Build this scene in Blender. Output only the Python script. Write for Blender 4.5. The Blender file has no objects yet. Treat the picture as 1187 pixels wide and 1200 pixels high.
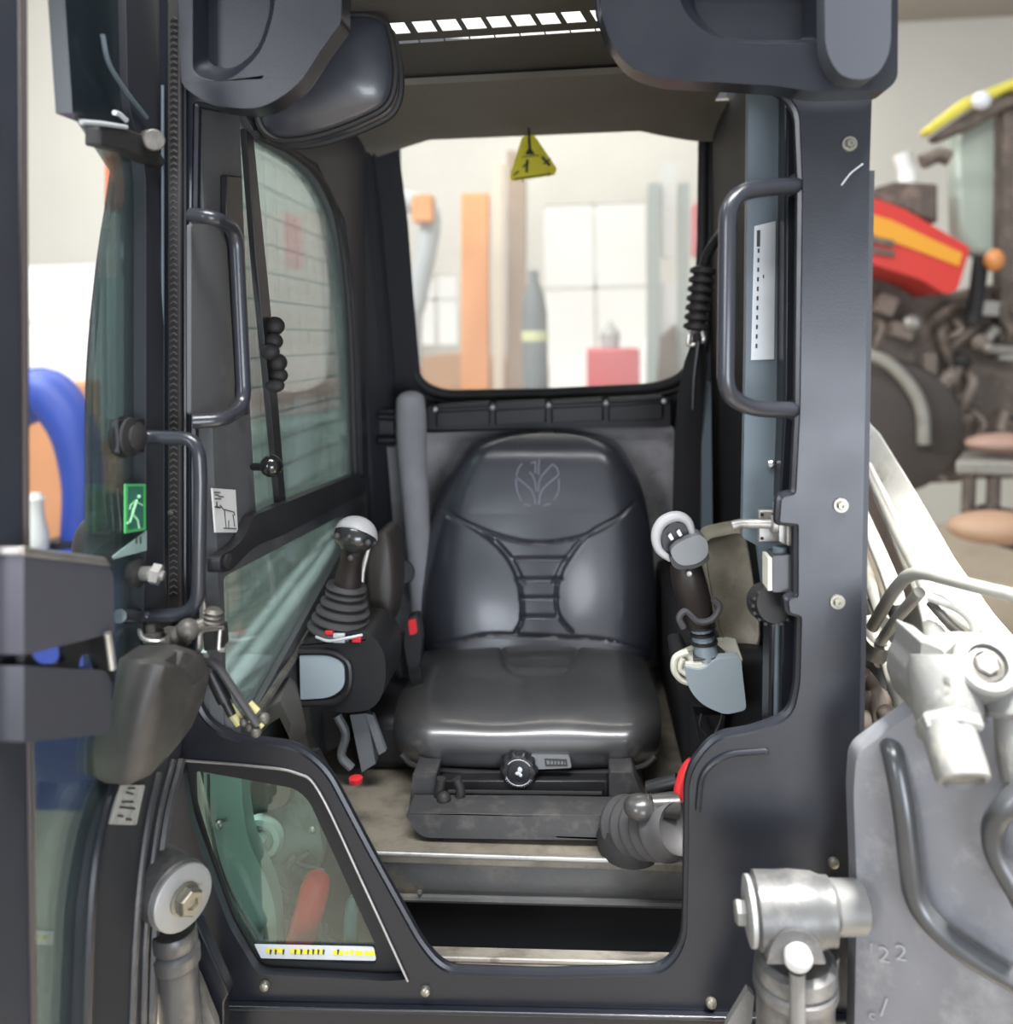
import bpy, math, random
from mathutils import Vector, Matrix
from mathutils.geometry import tessellate_polygon
random.seed(7)
V = Vector
SC = bpy.context.scene
COL = SC.collection
R = math.radians

# ------------------------------------------------------------------ camera
W, H, F = 1187.0, 1200.0, 1000.0
ZC = 1.75
YAW, PITCH, ROLL = R(5), R(-3), R(-1.2)
SH = -148.0 / W
camd = bpy.data.cameras.new('camera')
cam = bpy.data.objects.new('camera', camd); COL.objects.link(cam)
RM = Matrix.Rotation(YAW, 3, 'Z') @ Matrix.Rotation(math.pi/2 + PITCH, 3, 'X') @ Matrix.Rotation(ROLL, 3, 'Z')
cam.matrix_world = Matrix.Translation((0, 0, ZC)) @ RM.to_4x4()
camd.sensor_fit = 'HORIZONTAL'; camd.sensor_width = 36; camd.lens = F * 36 / W
camd.shift_y = SH; camd.clip_start = .05; camd.clip_end = 100
camd.dof.use_dof = True; camd.dof.focus_distance = 1.28; camd.dof.aperture_fstop = 2.2
SC.camera = cam
CO = V((0, 0, ZC))

def ray(px, py):
    return RM @ V(((px - W/2)/F, -(py - H/2 - SH*W)/F, -1))
def PP(px, py, pt, n):
    d = ray(px, py); n = V(n)
    return CO + d * ((V(pt) - CO).dot(n) / d.dot(n))
def P(px, py, Y): return PP(px, py, (0, Y, 0), (0, 1, 0))
def PX(px, py, X): return PP(px, py, (X, 0, 0), (1, 0, 0))
def PZ(px, py, Z): return PP(px, py, (0, 0, Z), (0, 0, 1))

# ------------------------------------------------------------------ curves
def fillet(pts, r=10, n=5):
    out = []; N = len(pts)
    for i, p in enumerate(pts):
        rr = r if len(p) < 3 else p[2]
        p0 = V(pts[i-1][:2]); p1 = V(p[:2]); p2 = V(pts[(i+1) % N][:2])
        a, b = (p0-p1), (p2-p1)
        t = min(rr, a.length*.48, b.length*.48)
        if t < .3: out.append(tuple(p1)); continue
        A, B = p1 + a.normalized()*t, p1 + b.normalized()*t
        for k in range(n+1):
            s = k/n
            q = A*(1-s)**2 + p1*2*s*(1-s) + B*s*s
            out.append(tuple(q))
    return out
def smooth3(pts, n=8, closed=False):
    pts = [V(p) for p in pts]; N = len(pts); out = []
    rng = range(N) if closed else range(N-1)
    for i in rng:
        p1, p2 = pts[i], pts[(i+1) % N]
        p0 = pts[i-1] if (i > 0 or closed) else p1*2-p2
        p3 = pts[(i+2) % N] if (i+2 < N or closed) else p2*2-p1
        for k in range(n):
            t = k/n
            out.append(.5*((2*p1)+(-p0+p2)*t+(2*p0-5*p1+4*p2-p3)*t*t+(-p0+3*p1-3*p2+p3)*t**3))
    if not closed: out.append(pts[-1])
    return out
def bend3(pts, r, n=6):
    pts = [V(p) for p in pts]; out = [pts[0]]
    for i in range(1, len(pts)-1):
        p0, p1, p2 = pts[i-1], pts[i], pts[i+1]
        a, b = p0-p1, p2-p1
        t = min(r, a.length*.48, b.length*.48)
        A, B = p1+a.normalized()*t, p1+b.normalized()*t
        for k in range(n+1):
            s = k/n; out.append(A*(1-s)**2 + p1*2*s*(1-s) + B*s*s)
    out.append(pts[-1]); return out

# ------------------------------------------------------------------ mesh builder
class MB:
    def __init__(s): s.v = []; s.f = []
    def add(s, vs, fs):
        o = len(s.v); s.v += [V(v) for v in vs]; s.f += [tuple(i+o for i in f) for f in fs]; return s
    def plate(s, outer, off, holes=()):
        off = V(off); loops = [[V(p) for p in outer]] + [[V(p) for p in h] for h in holes]
        flat = [p for l in loops for p in l]; n = len(flat)
        tris = tessellate_polygon(loops)
        fs = []
        nrm = V((0,0,0))
        for t in tris:
            a, b, c = (flat[i] for i in t); nn = (b-a).cross(c-a)
            if nn.dot(off) > 0: t = (t[0], t[2], t[1])
            fs.append(tuple(t)); fs.append((t[2]+n, t[1]+n, t[0]+n))
        k = 0
        for l in loops:
            m = len(l)
            for i in range(m):
                a, b = k+i, k+(i+1) % m
                fs.append((a, b, b+n, a+n))
            k += m
        return s.add(flat + [p+off for p in flat], fs)
    def box(s, c, d, rot=None):
        c = V(c); x, y, z = d[0]/2, d[1]/2, d[2]/2
        vs = [V((i*x, j*y, k*z)) for i in (-1, 1) for j in (-1, 1) for k in (-1, 1)]
        if rot is not None: vs = [rot @ v for v in vs]
        return s.add([v+c for v in vs], [(0,1,3,2),(4,6,7,5),(0,4,5,1),(2,3,7,6),(0,2,6,4),(1,5,7,3)])
    def tube(s, path, r, seg=14, closed=False, flat=None, cap=True):
        path = [V(p) for p in path]; N = len(path)
        rs = r if isinstance(r, (list, tuple)) else [r]*N
        T = []
        for i in range(N):
            a = path[(i-1) % N] if (closed or i > 0) else path[0]
            b = path[(i+1) % N] if (closed or i < N-1) else path[-1]
            T.append((b-a).normalized() if (b-a).length > 1e-9 else V((0,0,1)))
        up = V((0,0,1)) if abs(T[0].z) < .9 else V((1,0,0))
        nrm = (up - T[0]*up.dot(T[0])).normalized(); vs = []; fs = []
        for i in range(N):
            nrm = (nrm - T[i]*nrm.dot(T[i])).normalized(); bn = T[i].cross(nrm)
            for k in range(seg):
                a = 2*math.pi*k/seg
                fx, fy = (1, 1) if flat is None else flat
                vs.append(path[i] + nrm*math.cos(a)*rs[i]*fx + bn*math.sin(a)*rs[i]*fy)
        M = N if closed else N-1
        for i in range(M):
            j = (i+1) % N
            for k in range(seg):
                l = (k+1) % seg
                fs.append((i*seg+k, i*seg+l, j*seg+l, j*seg+k))
        if not closed and cap:
            fs.append(tuple(range(seg))[::-1]); fs.append(tuple((N-1)*seg+k for k in range(seg)))
        return s.add(vs, fs)
    def lathe(s, prof, o, axis, seg=28, scale=(1, 1)):
        # prof: list of (radius, distance along axis)
        o = V(o); ax = V(axis).normalized()
        up = V((0,0,1)) if abs(ax.z) < .9 else V((0,1,0))
        n = (up - ax*up.dot(ax)).normalized(); b = ax.cross(n); vs = []; fs = []
        for (r, h) in prof:
            for k in range(seg):
                a = 2*math.pi*k/seg
                vs.append(o + ax*h + n*math.cos(a)*max(r, 1e-5)*scale[0] + b*math.sin(a)*max(r, 1e-5)*scale[1])
        for i in range(len(prof)-1):
            for k in range(seg):
                l = (k+1) % seg
                fs.append((i*seg+k, i*seg+l, (i+1)*seg+l, (i+1)*seg+k))
        fs.append(tuple(range(seg))[::-1]); fs.append(tuple((len(prof)-1)*seg+k for k in range(seg)))
        return s.add(vs, fs)
    def cyl(s, a, b, r, r2=None, seg=24, ch=.12):
        a, b = V(a), V(b); L = (b-a).length; r2 = r if r2 is None else r2; c = min(ch*r, L*.3); d = min(ch*r2, L*.3)
        return s.lathe([(r-c, 0), (r, c), (r2, L-d), (r2-d, L)], a, b-a, seg)
    def grid(s, rows, flip=False):
        n = len(rows[0]); vs = [p for r in rows for p in r]; fs = []
        for i in range(len(rows)-1):
            for k in range(n-1):
                q = (i*n+k, i*n+k+1, (i+1)*n+k+1, (i+1)*n+k)
                fs.append(q[::-1] if flip else q)
        return s.add(vs, fs)
    def shell(s, rows, off):
        """closed solid: a front grid, the same grid moved back, and the rim"""
        off = V(off); n = len(rows[0]); m = len(rows)
        s.grid(rows); s.grid([[V(p)+off for p in r] for r in rows], True)
        rim = [rows[0][k] for k in range(n)] + [rows[i][n-1] for i in range(1, m)] + \
              [rows[m-1][k] for k in range(n-2, -1, -1)] + [rows[i][0] for i in range(m-2, 0, -1)]
        N = len(rim)
        return s.add([V(p) for p in rim] + [V(p)+off for p in rim], [(i, (i+1) % N, (i+1) % N+N, i+N) for i in range(N)])
    def ball(s, c, r, seg=20, rings=12, rot=None):
        c = V(c); r = V((r, r, r)) if isinstance(r, (int, float)) else V(r); rows = []
        for i in range(rings+1):
            t = math.pi*i/rings
            row = []
            for k in range(seg+1):
                a = 2*math.pi*k/seg
                p = V((r.x*math.sin(t)*math.cos(a), r.y*math.sin(t)*math.sin(a), r.z*math.cos(t)))
                if rot is not None: p = rot @ p
                row.append(c+p)
            rows.append(row)
        return s.grid(rows)
    def text(s, body, size, o, ux, uy, th=.0004):
        cu = bpy.data.curves.new('t', 'FONT'); cu.body = body; cu.size = 1; cu.align_x = 'CENTER'; cu.align_y = 'CENTER'
        ob = bpy.data.objects.new('t', cu); COL.objects.link(ob)
        me = bpy.data.meshes.new_from_object(ob); bpy.data.objects.remove(ob)
        o, ux, uy = V(o), V(ux).normalized(), V(uy).normalized()
        s.add([o + ux*v.co.x*size + uy*v.co.y*size for v in me.vertices], [tuple(p.vertices) for p in me.polygons])
        bpy.data.meshes.remove(me); return s
    def build(s, name, mat, parent=None, bevel=0, sub=0, ang=38, seg=2, kind=None, merge=False):
        me = bpy.data.meshes.new(name)
        me.from_pydata([tuple(v) for v in s.v], [], s.f)
        if merge:
            import bmesh
            bm = bmesh.new(); bm.from_mesh(me)
            bmesh.ops.remove_doubles(bm, verts=bm.verts, dist=1e-5)
            bmesh.ops.recalc_face_normals(bm, faces=bm.faces)
            bm.to_mesh(me); bm.free()
        else:
            import bmesh
            bm = bmesh.new(); bm.from_mesh(me)
            bmesh.ops.recalc_face_normals(bm, faces=bm.faces)
            bm.to_mesh(me); bm.free()
        me.update()
        for p in me.polygons: p.use_smooth = True
        me.set_sharp_from_angle(angle=R(ang))
        me.materials.append(mat)
        o = bpy.data.objects.new(name, me); COL.objects.link(o)
        if parent is not None:
            o.parent = parent
            if parent.type == 'EMPTY': o.matrix_parent_inverse = Matrix.Translation(-parent.location)
        if bevel:
            b = o.modifiers.new('bevel', 'BEVEL'); b.width = bevel; b.segments = seg; b.limit_method = 'ANGLE'; b.angle_limit = R(40)
            b.harden_normals = False
        if sub:
            m = o.modifiers.new('sub', 'SUBSURF'); m.levels = sub; m.render_levels = sub
        if kind: o['kind'] = kind
        return o

def thing(name, loc, label, cat, group=None):
    o = bpy.data.objects.new(name, None); COL.objects.link(o); o.location = V(loc)
    o.empty_display_size = .05
    o['label'] = label; o['category'] = cat
    if group: o['group'] = group
    return o
def tag(o, label, cat, group=None):
    o['label'] = label; o['category'] = cat
    if group: o['group'] = group
    return o
def kids(o): return [c for c in bpy.data.objects if c.parent == o]
def dup(o, delta, parent=None):
    """a copy of a thing or part with its parts, moved by delta in the world"""
    c = o.copy(); COL.objects.link(c)
    c.location = o.location + V(delta)
    if parent is not None: c.parent = parent
    for ch in kids(o):
        d = ch.copy(); COL.objects.link(d); d.parent = c
        for g in kids(ch):
            e = g.copy(); COL.objects.link(e); e.parent = d
    return c

# ------------------------------------------------------------------ materials
def mat(name, col, rough=.5, metal=0, var=0., vscale=8, dirt=None, damt=0., dscale=5, bump=0., bscale=200, coat=0., spec=.5, emit=None, es=1, rvar=0.):
    m = bpy.data.materials.new(name); m.use_nodes = True; nt = m.node_tree; N = nt.nodes; L = nt.links
    b = N['Principled BSDF']; b.inputs['Roughness'].default_value = rough; b.inputs['Metallic'].default_value = metal
    b.inputs['Specular IOR Level'].default_value = spec
    if coat: b.inputs['Coat Weight'].default_value = coat; b.inputs['Coat Roughness'].default_value = .15
    tc = N.new('ShaderNodeTexCoord')
    c4 = (*col, 1); b.inputs['Base Color'].default_value = c4
    src = None
    if var:
        n = N.new('ShaderNodeTexNoise'); n.inputs['Scale'].default_value = vscale; n.inputs['Detail'].default_value = 5
        L.new(tc.outputs['Object'], n.inputs['Vector'])
        mx = N.new('ShaderNodeMixRGB'); L.new(n.outputs['Fac'], mx.inputs['Fac'])
        mx.inputs['Color1'].default_value = (*[c*(1-var) for c in col], 1); mx.inputs['Color2'].default_value = (*[min(1, c*(1+var)) for c in col], 1)
        L.new(mx.outputs['Color'], b.inputs['Base Color']); src = mx.outputs['Color']
    if dirt:
        n = N.new('ShaderNodeTexNoise'); n.inputs['Scale'].default_value = dscale; n.inputs['Detail'].default_value = 9; n.inputs['Roughness'].default_value = .7
        L.new(tc.outputs['Object'], n.inputs['Vector'])
        cr = N.new('ShaderNodeMapRange'); cr.inputs['From Min'].default_value = .62-damt*.5; cr.inputs['From Max'].default_value = .72
        L.new(n.outputs['Fac'], cr.inputs['Value'])
        mx = N.new('ShaderNodeMixRGB'); L.new(cr.outputs['Result'], mx.inputs['Fac'])
        if src: L.new(src, mx.inputs['Color1'])
        else: mx.inputs['Color1'].default_value = c4
        mx.inputs['Color2'].default_value = (*dirt, 1); L.new(mx.outputs['Color'], b.inputs['Base Color'])
    if rvar:
        n = N.new('ShaderNodeTexNoise'); n.inputs['Scale'].default_value = 14; n.inputs['Detail'].default_value = 6
        L.new(tc.outputs['Object'], n.inputs['Vector'])
        mr = N.new('ShaderNodeMapRange'); mr.inputs['To Min'].default_value = max(0, rough-rvar); mr.inputs['To Max'].default_value = min(1, rough+rvar)
        L.new(n.outputs['Fac'], mr.inputs['Value']); L.new(mr.outputs['Result'], b.inputs['Roughness'])
    if bump:
        n = N.new('ShaderNodeTexNoise'); n.inputs['Scale'].default_value = bscale; n.inputs['Detail'].default_value = 3
        L.new(tc.outputs['Object'], n.inputs['Vector'])
        bp = N.new('ShaderNodeBump'); bp.inputs['Strength'].default_value = bump; bp.inputs['Distance'].default_value = .002
        L.new(n.outputs['Fac'], bp.inputs['Height']); L.new(bp.outputs['Normal'], b.inputs['Normal'])
    if emit:
        b.inputs['Emission Color'].default_value = (*emit, 1); b.inputs['Emission Strength'].default_value = es
    return m
def glass(name, tint, refl=.5, haze=0., hazecol=(.8, .85, .85), rough=.02):
    m = bpy.data.materials.new(name); m.use_nodes = True; nt = m.node_tree; N = nt.nodes; L = nt.links
    N.remove(N['Principled BSDF']); out = N['Material Output']
    tr = N.new('ShaderNodeBsdfTransparent'); tr.inputs['Color'].default_value = (*tint, 1)
    gl = N.new('ShaderNodeBsdfGlossy'); gl.inputs['Roughness'].default_value = rough; gl.inputs['Color'].default_value = (1, 1, 1, 1)
    fr = N.new('ShaderNodeFresnel'); fr.inputs['IOR'].default_value = 1.5
    mu = N.new('ShaderNodeMath'); mu.operation = 'MULTIPLY'; mu.inputs[1].default_value = refl
    L.new(fr.outputs['Fac'], mu.inputs[0])
    mx = N.new('ShaderNodeMixShader'); L.new(mu.outputs[0], mx.inputs['Fac']); L.new(tr.outputs[0], mx.inputs[1]); L.new(gl.outputs[0], mx.inputs[2])
    last = mx
    if haze:
        tc = N.new('ShaderNodeTexCoord'); n = N.new('ShaderNodeTexNoise'); n.inputs['Scale'].default_value = 2.5; n.inputs['Detail'].default_value = 1.5
        L.new(tc.outputs['Object'], n.inputs['Vector'])
        mr = N.new('ShaderNodeMapRange'); mr.inputs['From Min'].default_value = .3; mr.inputs['From Max'].default_value = .75
        mr.inputs['To Min'].default_value = haze*.5; mr.inputs['To Max'].default_value = haze*1.5
        L.new(n.outputs['Fac'], mr.inputs['Value'])
        df = N.new('ShaderNodeBsdfDiffuse'); df.inputs['Color'].default_value = (*hazecol, 1)
        tl = N.new('ShaderNodeBsdfTranslucent'); tl.inputs['Color'].default_value = (*hazecol, 1)
        ad = N.new('ShaderNodeMixShader'); ad.inputs['Fac'].default_value = .5; L.new(df.outputs[0], ad.inputs[1]); L.new(tl.outputs[0], ad.inputs[2])
        m2 = N.new('ShaderNodeMixShader'); L.new(mr.outputs['Result'], m2.inputs['Fac']); L.new(last.outputs[0], m2.inputs[1]); L.new(ad.outputs[0], m2.inputs[2]); last = m2
    L.new(last.outputs[0], out.inputs['Surface'])
    return m
def emis(name, col, s):
    m = bpy.data.materials.new(name); m.use_nodes = True; N = m.node_tree.nodes; N.remove(N['Principled BSDF'])
    e = N.new('ShaderNodeEmission'); e.inputs['Color'].default_value = (*col, 1); e.inputs['Strength'].default_value = s
    m.node_tree.links.new(e.outputs[0], N['Material Output'].inputs['Surface']); return m

M = dict(
    frame=mat('frame_paint', (.011, .0125, .0175), .32, 0, .10, 6, None, 0, 9, .05, 300, rvar=.07),
    frame_in=mat('inner_paint', (.022, .024, .03), .5, 0, .1, 6, bump=.05),
    trim=mat('grey_blue_trim', (.105, .135, .155), .5, 0, .08, 6, bump=.04),
    panel=mat('side_panel_grey', (.085, .09, .095), .6, 0, .08, 7, (.14, .14, .13), .12, 8, .05),
    plastic=mat('black_plastic', (.016, .016, .018), .42, 0, .1, 10, bump=.08),
    rubber=mat('black_rubber', (.02, .019, .019), .62, bump=.1),
    bellows=mat('grey_rubber', (.06, .058, .06), .6, 0, .15, 20, bump=.08),
    vinyl=mat('seat_vinyl', (.040, .043, .056), .36, 0, .08, 9, bump=.10, bscale=500, coat=.35, spec=.8, rvar=.05),
    vinyl2=mat('cushion_vinyl', (.06, .06, .062), .38, 0, .12, 7, (.10, .10, .095), .10, 6, bump=.10, bscale=500, coat=.6, spec=1., rvar=.05),
    felt=mat('grey_felt', (.30, .295, .305), .95, 0, .3, 25, (.15, .15, .15), .15, 12, .5, 250),
    pad=mat('grey_pad', (.26, .26, .275), .9, 0, .25, 18, bump=.4, bscale=220),
    liner=mat('headliner_fabric', (.155, .143, .12), .95, 0, .12, 7, bump=.3, bscale=350),
    liner2=mat('headliner_dark', (.075, .069, .06), .95, 0, .1, 7, bump=.3, bscale=350),
    steel=mat('bare_steel', (.55, .53, .50), .35, .8, .15, 30, (.2, .17, .14), .2, 20),
    dsteel=mat('dull_steel', (.34, .33, .31), .45, .6, .2, 25, (.15, .13, .11), .2, 20),
    zinc=mat('zinc_plated', (.24, .23, .19), .35, .7, .1, 30),
    chrome=mat('chrome', (.75, .75, .76), .15, 1),
    grimy=mat('grimy_metal', (.20, .19, .17), .5, .4, .35, 30, (.05, .045, .04), .5, 18, .3, 90),
    floorm=mat('dusty_floor_metal', (.22, .195, .155), .7, .1, .3, 14, (.07, .06, .05), .35, 12, .4, 120),
    step=mat('step_paint', (.075, .075, .075), .45, .2, .25, 12, (.16, .14, .11), .25, 14, .2, 120),
    base=mat('base_grey', (.05, .05, .052), .4, 0, .2, 14, (.12, .11, .1), .2, 20),
    black=mat('matt_black', (.008, .008, .009), .7),
    tan=mat('worn_armrest', (.30, .27, .21), .6, 0, .25, 9, (.16, .14, .11), .3, 6, .15),
    cream=mat('cream_plastic', (.72, .70, .60), .45, 0, .06, 8, (.35, .32, .25), .1, 12),
    silver=mat('silver_grey_cover', (.34, .40, .43), .38, 0, .06, 6),
    grip=mat('brown_black_grip', (.022, .016, .014), .5, bump=.1),
    headgrey=mat('grey_grip_cap', (.17, .18, .185), .35, 0, .1, 20),
    pale=mat('pale_grip_shell', (.45, .45, .455), .35),
    red=mat('red_paint', (.65, .03, .035), .35),
    redhose=mat('red_hose', (.65, .04, .035), .45, 0, .15, 12),
    blue=mat('blue_paint', (.02, .05, .27), .5, 0, .15, 6),
    yellow=mat('yellow_decal', (.72, .64, .03), .55, 0, .15, 60),
    ink=mat('dark_ink', (.04, .035, .03), .6),
    white=mat('white_paper', (.78, .78, .76), .6, 0, .05, 30),
    silverlabel=mat('silver_label', (.55, .58, .60), .45, .1, .08, 30),
    greylabel=mat('grey_label', (.45, .45, .42), .6, 0, .25, 60, (.2, .2, .19), .3, 60),
    green=mat('exit_green', (.07, .42, .12), .5),
    boom=mat('boom_paint', (.62, .61, .56), .45, 0, .1, 6, (.36, .33, .27), .15, 9, .1, 90),
    pipe=mat('painted_pipe', (.25, .245, .22), .35, .1, .15, 15, (.18, .16, .13), .25, 16),
    coupl=mat('coupler_casting', (.18, .18, .172), .5, .1, .12, 16, (.35, .33, .28), .15, 20, .2, 120),
    plate=mat('worn_plate', (.19, .195, .212), .42, .2, .2, 7, (.30, .30, .31), .22, 13, .15, 90, rvar=.1),
    cyl=mat('cylinder_paint', (.10, .10, .10), .38, .3, .35, 12, (.24, .23, .22), .3, 14, .15, 90),
    wax=mat('yellow_connector', (.60, .55, .25), .5),
    mach=mat('machine_green_grey', (.27, .36, .32), .45, .1, .2, 8),
    glass=glass('clear_glass', (.90, .94, .93), .8, .10),
    gwin=glass('rear_glass', (.98, .98, .97), .5, .20, (.95, .95, .93)),
    gtint=glass('green_glass', (.86, .94, .92), .9, .06, (.66, .78, .76)),
    glow=glass('lower_window_tint', (.80, .88, .84), .8, .012, (.5, .66, .6)),
    gdoor=glass('door_glass', (.70, .82, .82), .9, .02),
    # workshop
    wfloor=mat('workshop_floor', (.52, .44, .34), .45, 0, .15, 2, (.30, .25, .2), .2, 1.5, .05, 30),
    wwall=mat('workshop_wall', (.60, .595, .55), .8, 0, .04, 2),
    wceil=mat('workshop_ceiling', (.42, .39, .35), .85, 0, .06, 1.5),
    wframe=mat('door_section', (.62, .64, .62), .6),
    bright=emis('daylight_pane', (1, .99, .94), 1.35),
    orange=mat('orange_column', (.80, .33, .10), .6, 0, .08, 3),
    brown=mat('brown_post', (.35, .27, .20), .6, 0, .08, 3),
    beige=mat('beige_post', (.70, .60, .48), .6),
    tred=mat('tractor_red', (.50, .035, .025), .4),
    tyel=mat('tractor_yellow', (.62, .28, .02), .45),
    troof=mat('roof_yellow', (.55, .50, .06), .5),
    tdark=mat('engine_brown', (.085, .068, .056), .6, 0, .5, 6, (.20, .155, .125), .25, 9),
    tglass=mat('cab_glass_green', (.32, .37, .32), .2),
    teal=mat('teal_post', (.32, .38, .36), .5),
    wood=mat('wood', (.45, .26, .13), .7, 0, .2, 5),
)

Y0 = 1.10                      # front face of the cab frame
XL, XR = -.50, .31
ZR = ZC + .50                  # roof underside
def pl(pts, Y): return [P(p[0], p[1], Y) for p in pts]
def plx(pts, X): return [PX(p[0], p[1], X) for p in pts]
BK = lambda d: (0, d, 0)

# ================================================================== CAB
cab = thing('loader_cab', P(590, 1180, 1.4), 'dark slate-painted cab of a skid steer loader, around the black seat', 'loader cab')

opening = fillet([(226, 118, 6), (300, 131, 20), (350, 106, 25), (384, 52, 20), (402, 20, 12), (404, -70, 3), (702, -70, 3), (704, 12, 4), (716, 52, 16), (738, 80, 20), (775, 92, 20),
    (905, 98, 30), (937, 122, 30), (941, 215), (938, 480), (934, 560), (933, 580, 6), (916, 584, 4), (914, 612, 3), (936, 614, 3), (936, 700, 3), (924, 704, 3), (926, 718, 3), (940, 722, 4),
    (938, 800), (930, 842, 30), (880, 861, 20), (840, 866, 25), (808, 905, 30), (807, 1000), (805, 1108, 25), (780, 1143, 25), (640, 1147), (520, 1143, 25), (492, 1112, 20),
    (430, 1000), (380, 905, 35), (345, 878, 30), (262, 868, 25), (228, 838, 20), (223, 700), (222, 400)], 10)
lowhole = fillet([(212, 893, 8), (348, 905, 25), (376, 926, 22), (478, 1148, 6), (452, 1150, 10), (302, 1142, 12), (268, 1085, 15), (222, 960, 20)], 8)
fo = [(186, -110), (1050, -110), (1048, 92), (1022, 104), (1019, 200), (1004, 1030), (1000, 1262), (190, 1262), (190, 700)]
m = MB().plate(pl(fo, Y0), BK(.014), [pl(opening, Y0), pl(lowhole, Y0)])
front = m.build('front_frame', M['frame'], cab, bevel=.004, seg=3)
# folded lip around the opening, set back from the face
m = MB(); m.tube([p + V((0, .012, 0)) for p in pl(opening, Y0)], .0065, 8, closed=True)
m.build('opening_lip', M['frame'], cab)
# pressed bead of the lower band
bead = [P(x, y, Y0-.002) for x, y in fillet([(818, 950, 3), (822, 905, 30), (850, 884, 20), (900, 880, 4)], 10)]
MB().tube(bead, .004, 8).build('pressed_bead', M['frame'], cab)
MB().tube(smooth3(pl([(214, 891), (300, 898), (347, 906), (374, 928), (425, 1035), (478, 1150)], Y0-.002), 6), .0018, 8).build('window_bead', M['dsteel'], cab)
MB().plate(pl([(190, 1178), (1000, 1196), (1000, 1201), (190, 1183)], Y0-.012), BK(.012)).build('bottom_rail_edge', M['frame'], cab, bevel=.002)

# outer side sheet of the right post, seen as a thin dark line, and rivets
MB().plate([P(1019, 200, Y0), P(1019, 200, Y0)+V((.006, 0, 0)), P(1004, 1030, Y0)+V((.006, 0, 0)), P(1004, 1030, Y0)], BK(.25)).build('post_side_sheet', M['frame_in'], cab)

# roof visor with hollows for the work lamps
vl = fillet([(205, -90), (212, 100, 10), (245, 124, 15), (303, 129, 20), (348, 103, 25), (380, 52, 20), (400, 26, 6), (402, -90)], 10)
hl = fillet([(226, -70), (226, 88, 14), (262, 98, 20), (305, 66, 40), (322, 10, 20), (322, -70)], 10)
vr = fillet([(700, -90), (704, 14, 5), (716, 52, 16), (738, 80, 20), (775, 93, 20), (905, 100, 10), (960, 108, 10), (1040, 106, 14), (1052, 92, 8), (1053, -90)], 10)
hr = fillet([(792, -70), (796, 8, 20), (832, 44, 25), (880, 51, 20), (962, 50, 6), (962, -70)], 10)
for outer, hole, cx, cy in ((vl, hl, 262, 0), (vr, hr, 890, 0)):
    vis = MB().plate(pl(outer, Y0-.04), BK(.04), [pl(hole, Y0-.04)]).build('roof_visor', M['frame'], cab, bevel=.004)
    a = pl(hole, Y0-.04); c = P(cx, cy, Y0+.03)
    rows = []
    for t, d in ((0, 0), (.10, .012), (.22, .04), (.30, .075)):
        rows.append([p.lerp(V((c.x, p.y, c.z)), t) + V((0, d, 0)) for p in a + a[:1]])
    m = MB().grid(rows)
    m.add(rows[-1][:-1], [tuple(range(len(rows[-1])-1))])
    m.build('lamp_hollow', M['frame'], vis)
MB().lathe([(.0, 0), (.035, .004), (.055, .02), (.058, .03)], P(905, -6, Y0+.0), (0, 1, 0)).build('work_lamp', M['plastic'], cab)
MB().plate(pl(fillet([(966, -80), (967, 60, 30), (985, 92, 25), (1025, 94, 25), (1044, 62, 30), (1046, -80)], 10), Y0-.075), BK(.035)).build('lamp_guard', mat('guard_grey', (.045, .05, .062), .5), cab, bevel=.008, seg=3)

# bolts on the frame
def bolt(px, py, Y, r, parent, ax=(0, -1, 0), washer=True, name='bolt'):
    o = P(px, py, Y)
    b = MB().lathe([(r, 0), (r, .0015), (r*.95, .003), (r*.72, .003)], o, ax, 24).lathe([(r*.62, .002), (r*.62, .006), (r*.5, .0075), (r*.28, .0075), (r*.25, .005)], o, ax, 6)
    return b.build(name, M['zinc'], parent)
for (x, y) in ((995, 169), (985, 592), (981, 705)): bolt(x, y, Y0, .0095, cab)
for (x, y) in ((976, 1010), (833, 1174), (499, 1160), (311, 1154)):
    MB().lathe([(.007, 0), (.0072, .002), (.006, .006), (.003, .008), (0, .0085)], P(x, y, Y0), (0, -1, 0)).build('bolt', M['zinc'], cab)
MB().tube(smooth3([P(986, 217, Y0-.0006), P(997, 203, Y0-.0006), P(1011, 192, Y0-.0006)], 6), .0011, 6).build('paint_scratch', M['silverlabel'], cab)
for x, y in ((998, 627), (981, 463), (982, 760), (160+17, 600)):
    pass

# left side wall with two window openings
wl = [(224, 60), (470, 60), (470, 900), (228, 905)]
upw = fillet([(280, 120, 8), (300, 158, 6), (368, 200, 30), (396, 262, 30), (408, 350, 30), (414, 450), (417, 556, 5), (300, 603, 4), (293, 480), (287, 300)], 10)
loww = fillet([(262, 676, 6), (402, 603, 5), (404, 640, 5), (296, 838, 8), (266, 838, 6)], 8)
wlp = plx(wl, XL)
for p_ in wlp: p_.y = max(p_.y, Y0+.016)
MB().plate(wlp, (-.02, 0, 0), [plx(upw, XL), plx(loww, XL)]).build('left_side_wall', M['panel'], cab)
MB().plate(plx([(278, 120), (300, 150), (372, 192), (404, 258), (417, 350), (422, 450), (425, 560), (470, 560), (470, 90), (278, 90)], XL+.004), (-.004, 0, 0)).build('window_surround', M['frame_in'], cab, bevel=.001)
MB().tube(smooth3(plx([(300, 158), (345, 180), (372, 204), (394, 250), (406, 330), (412, 420), (414, 500), (416, 556)], XL+.006), 6), .007, 8).build('window_seal', M['rubber'], cab)
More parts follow.
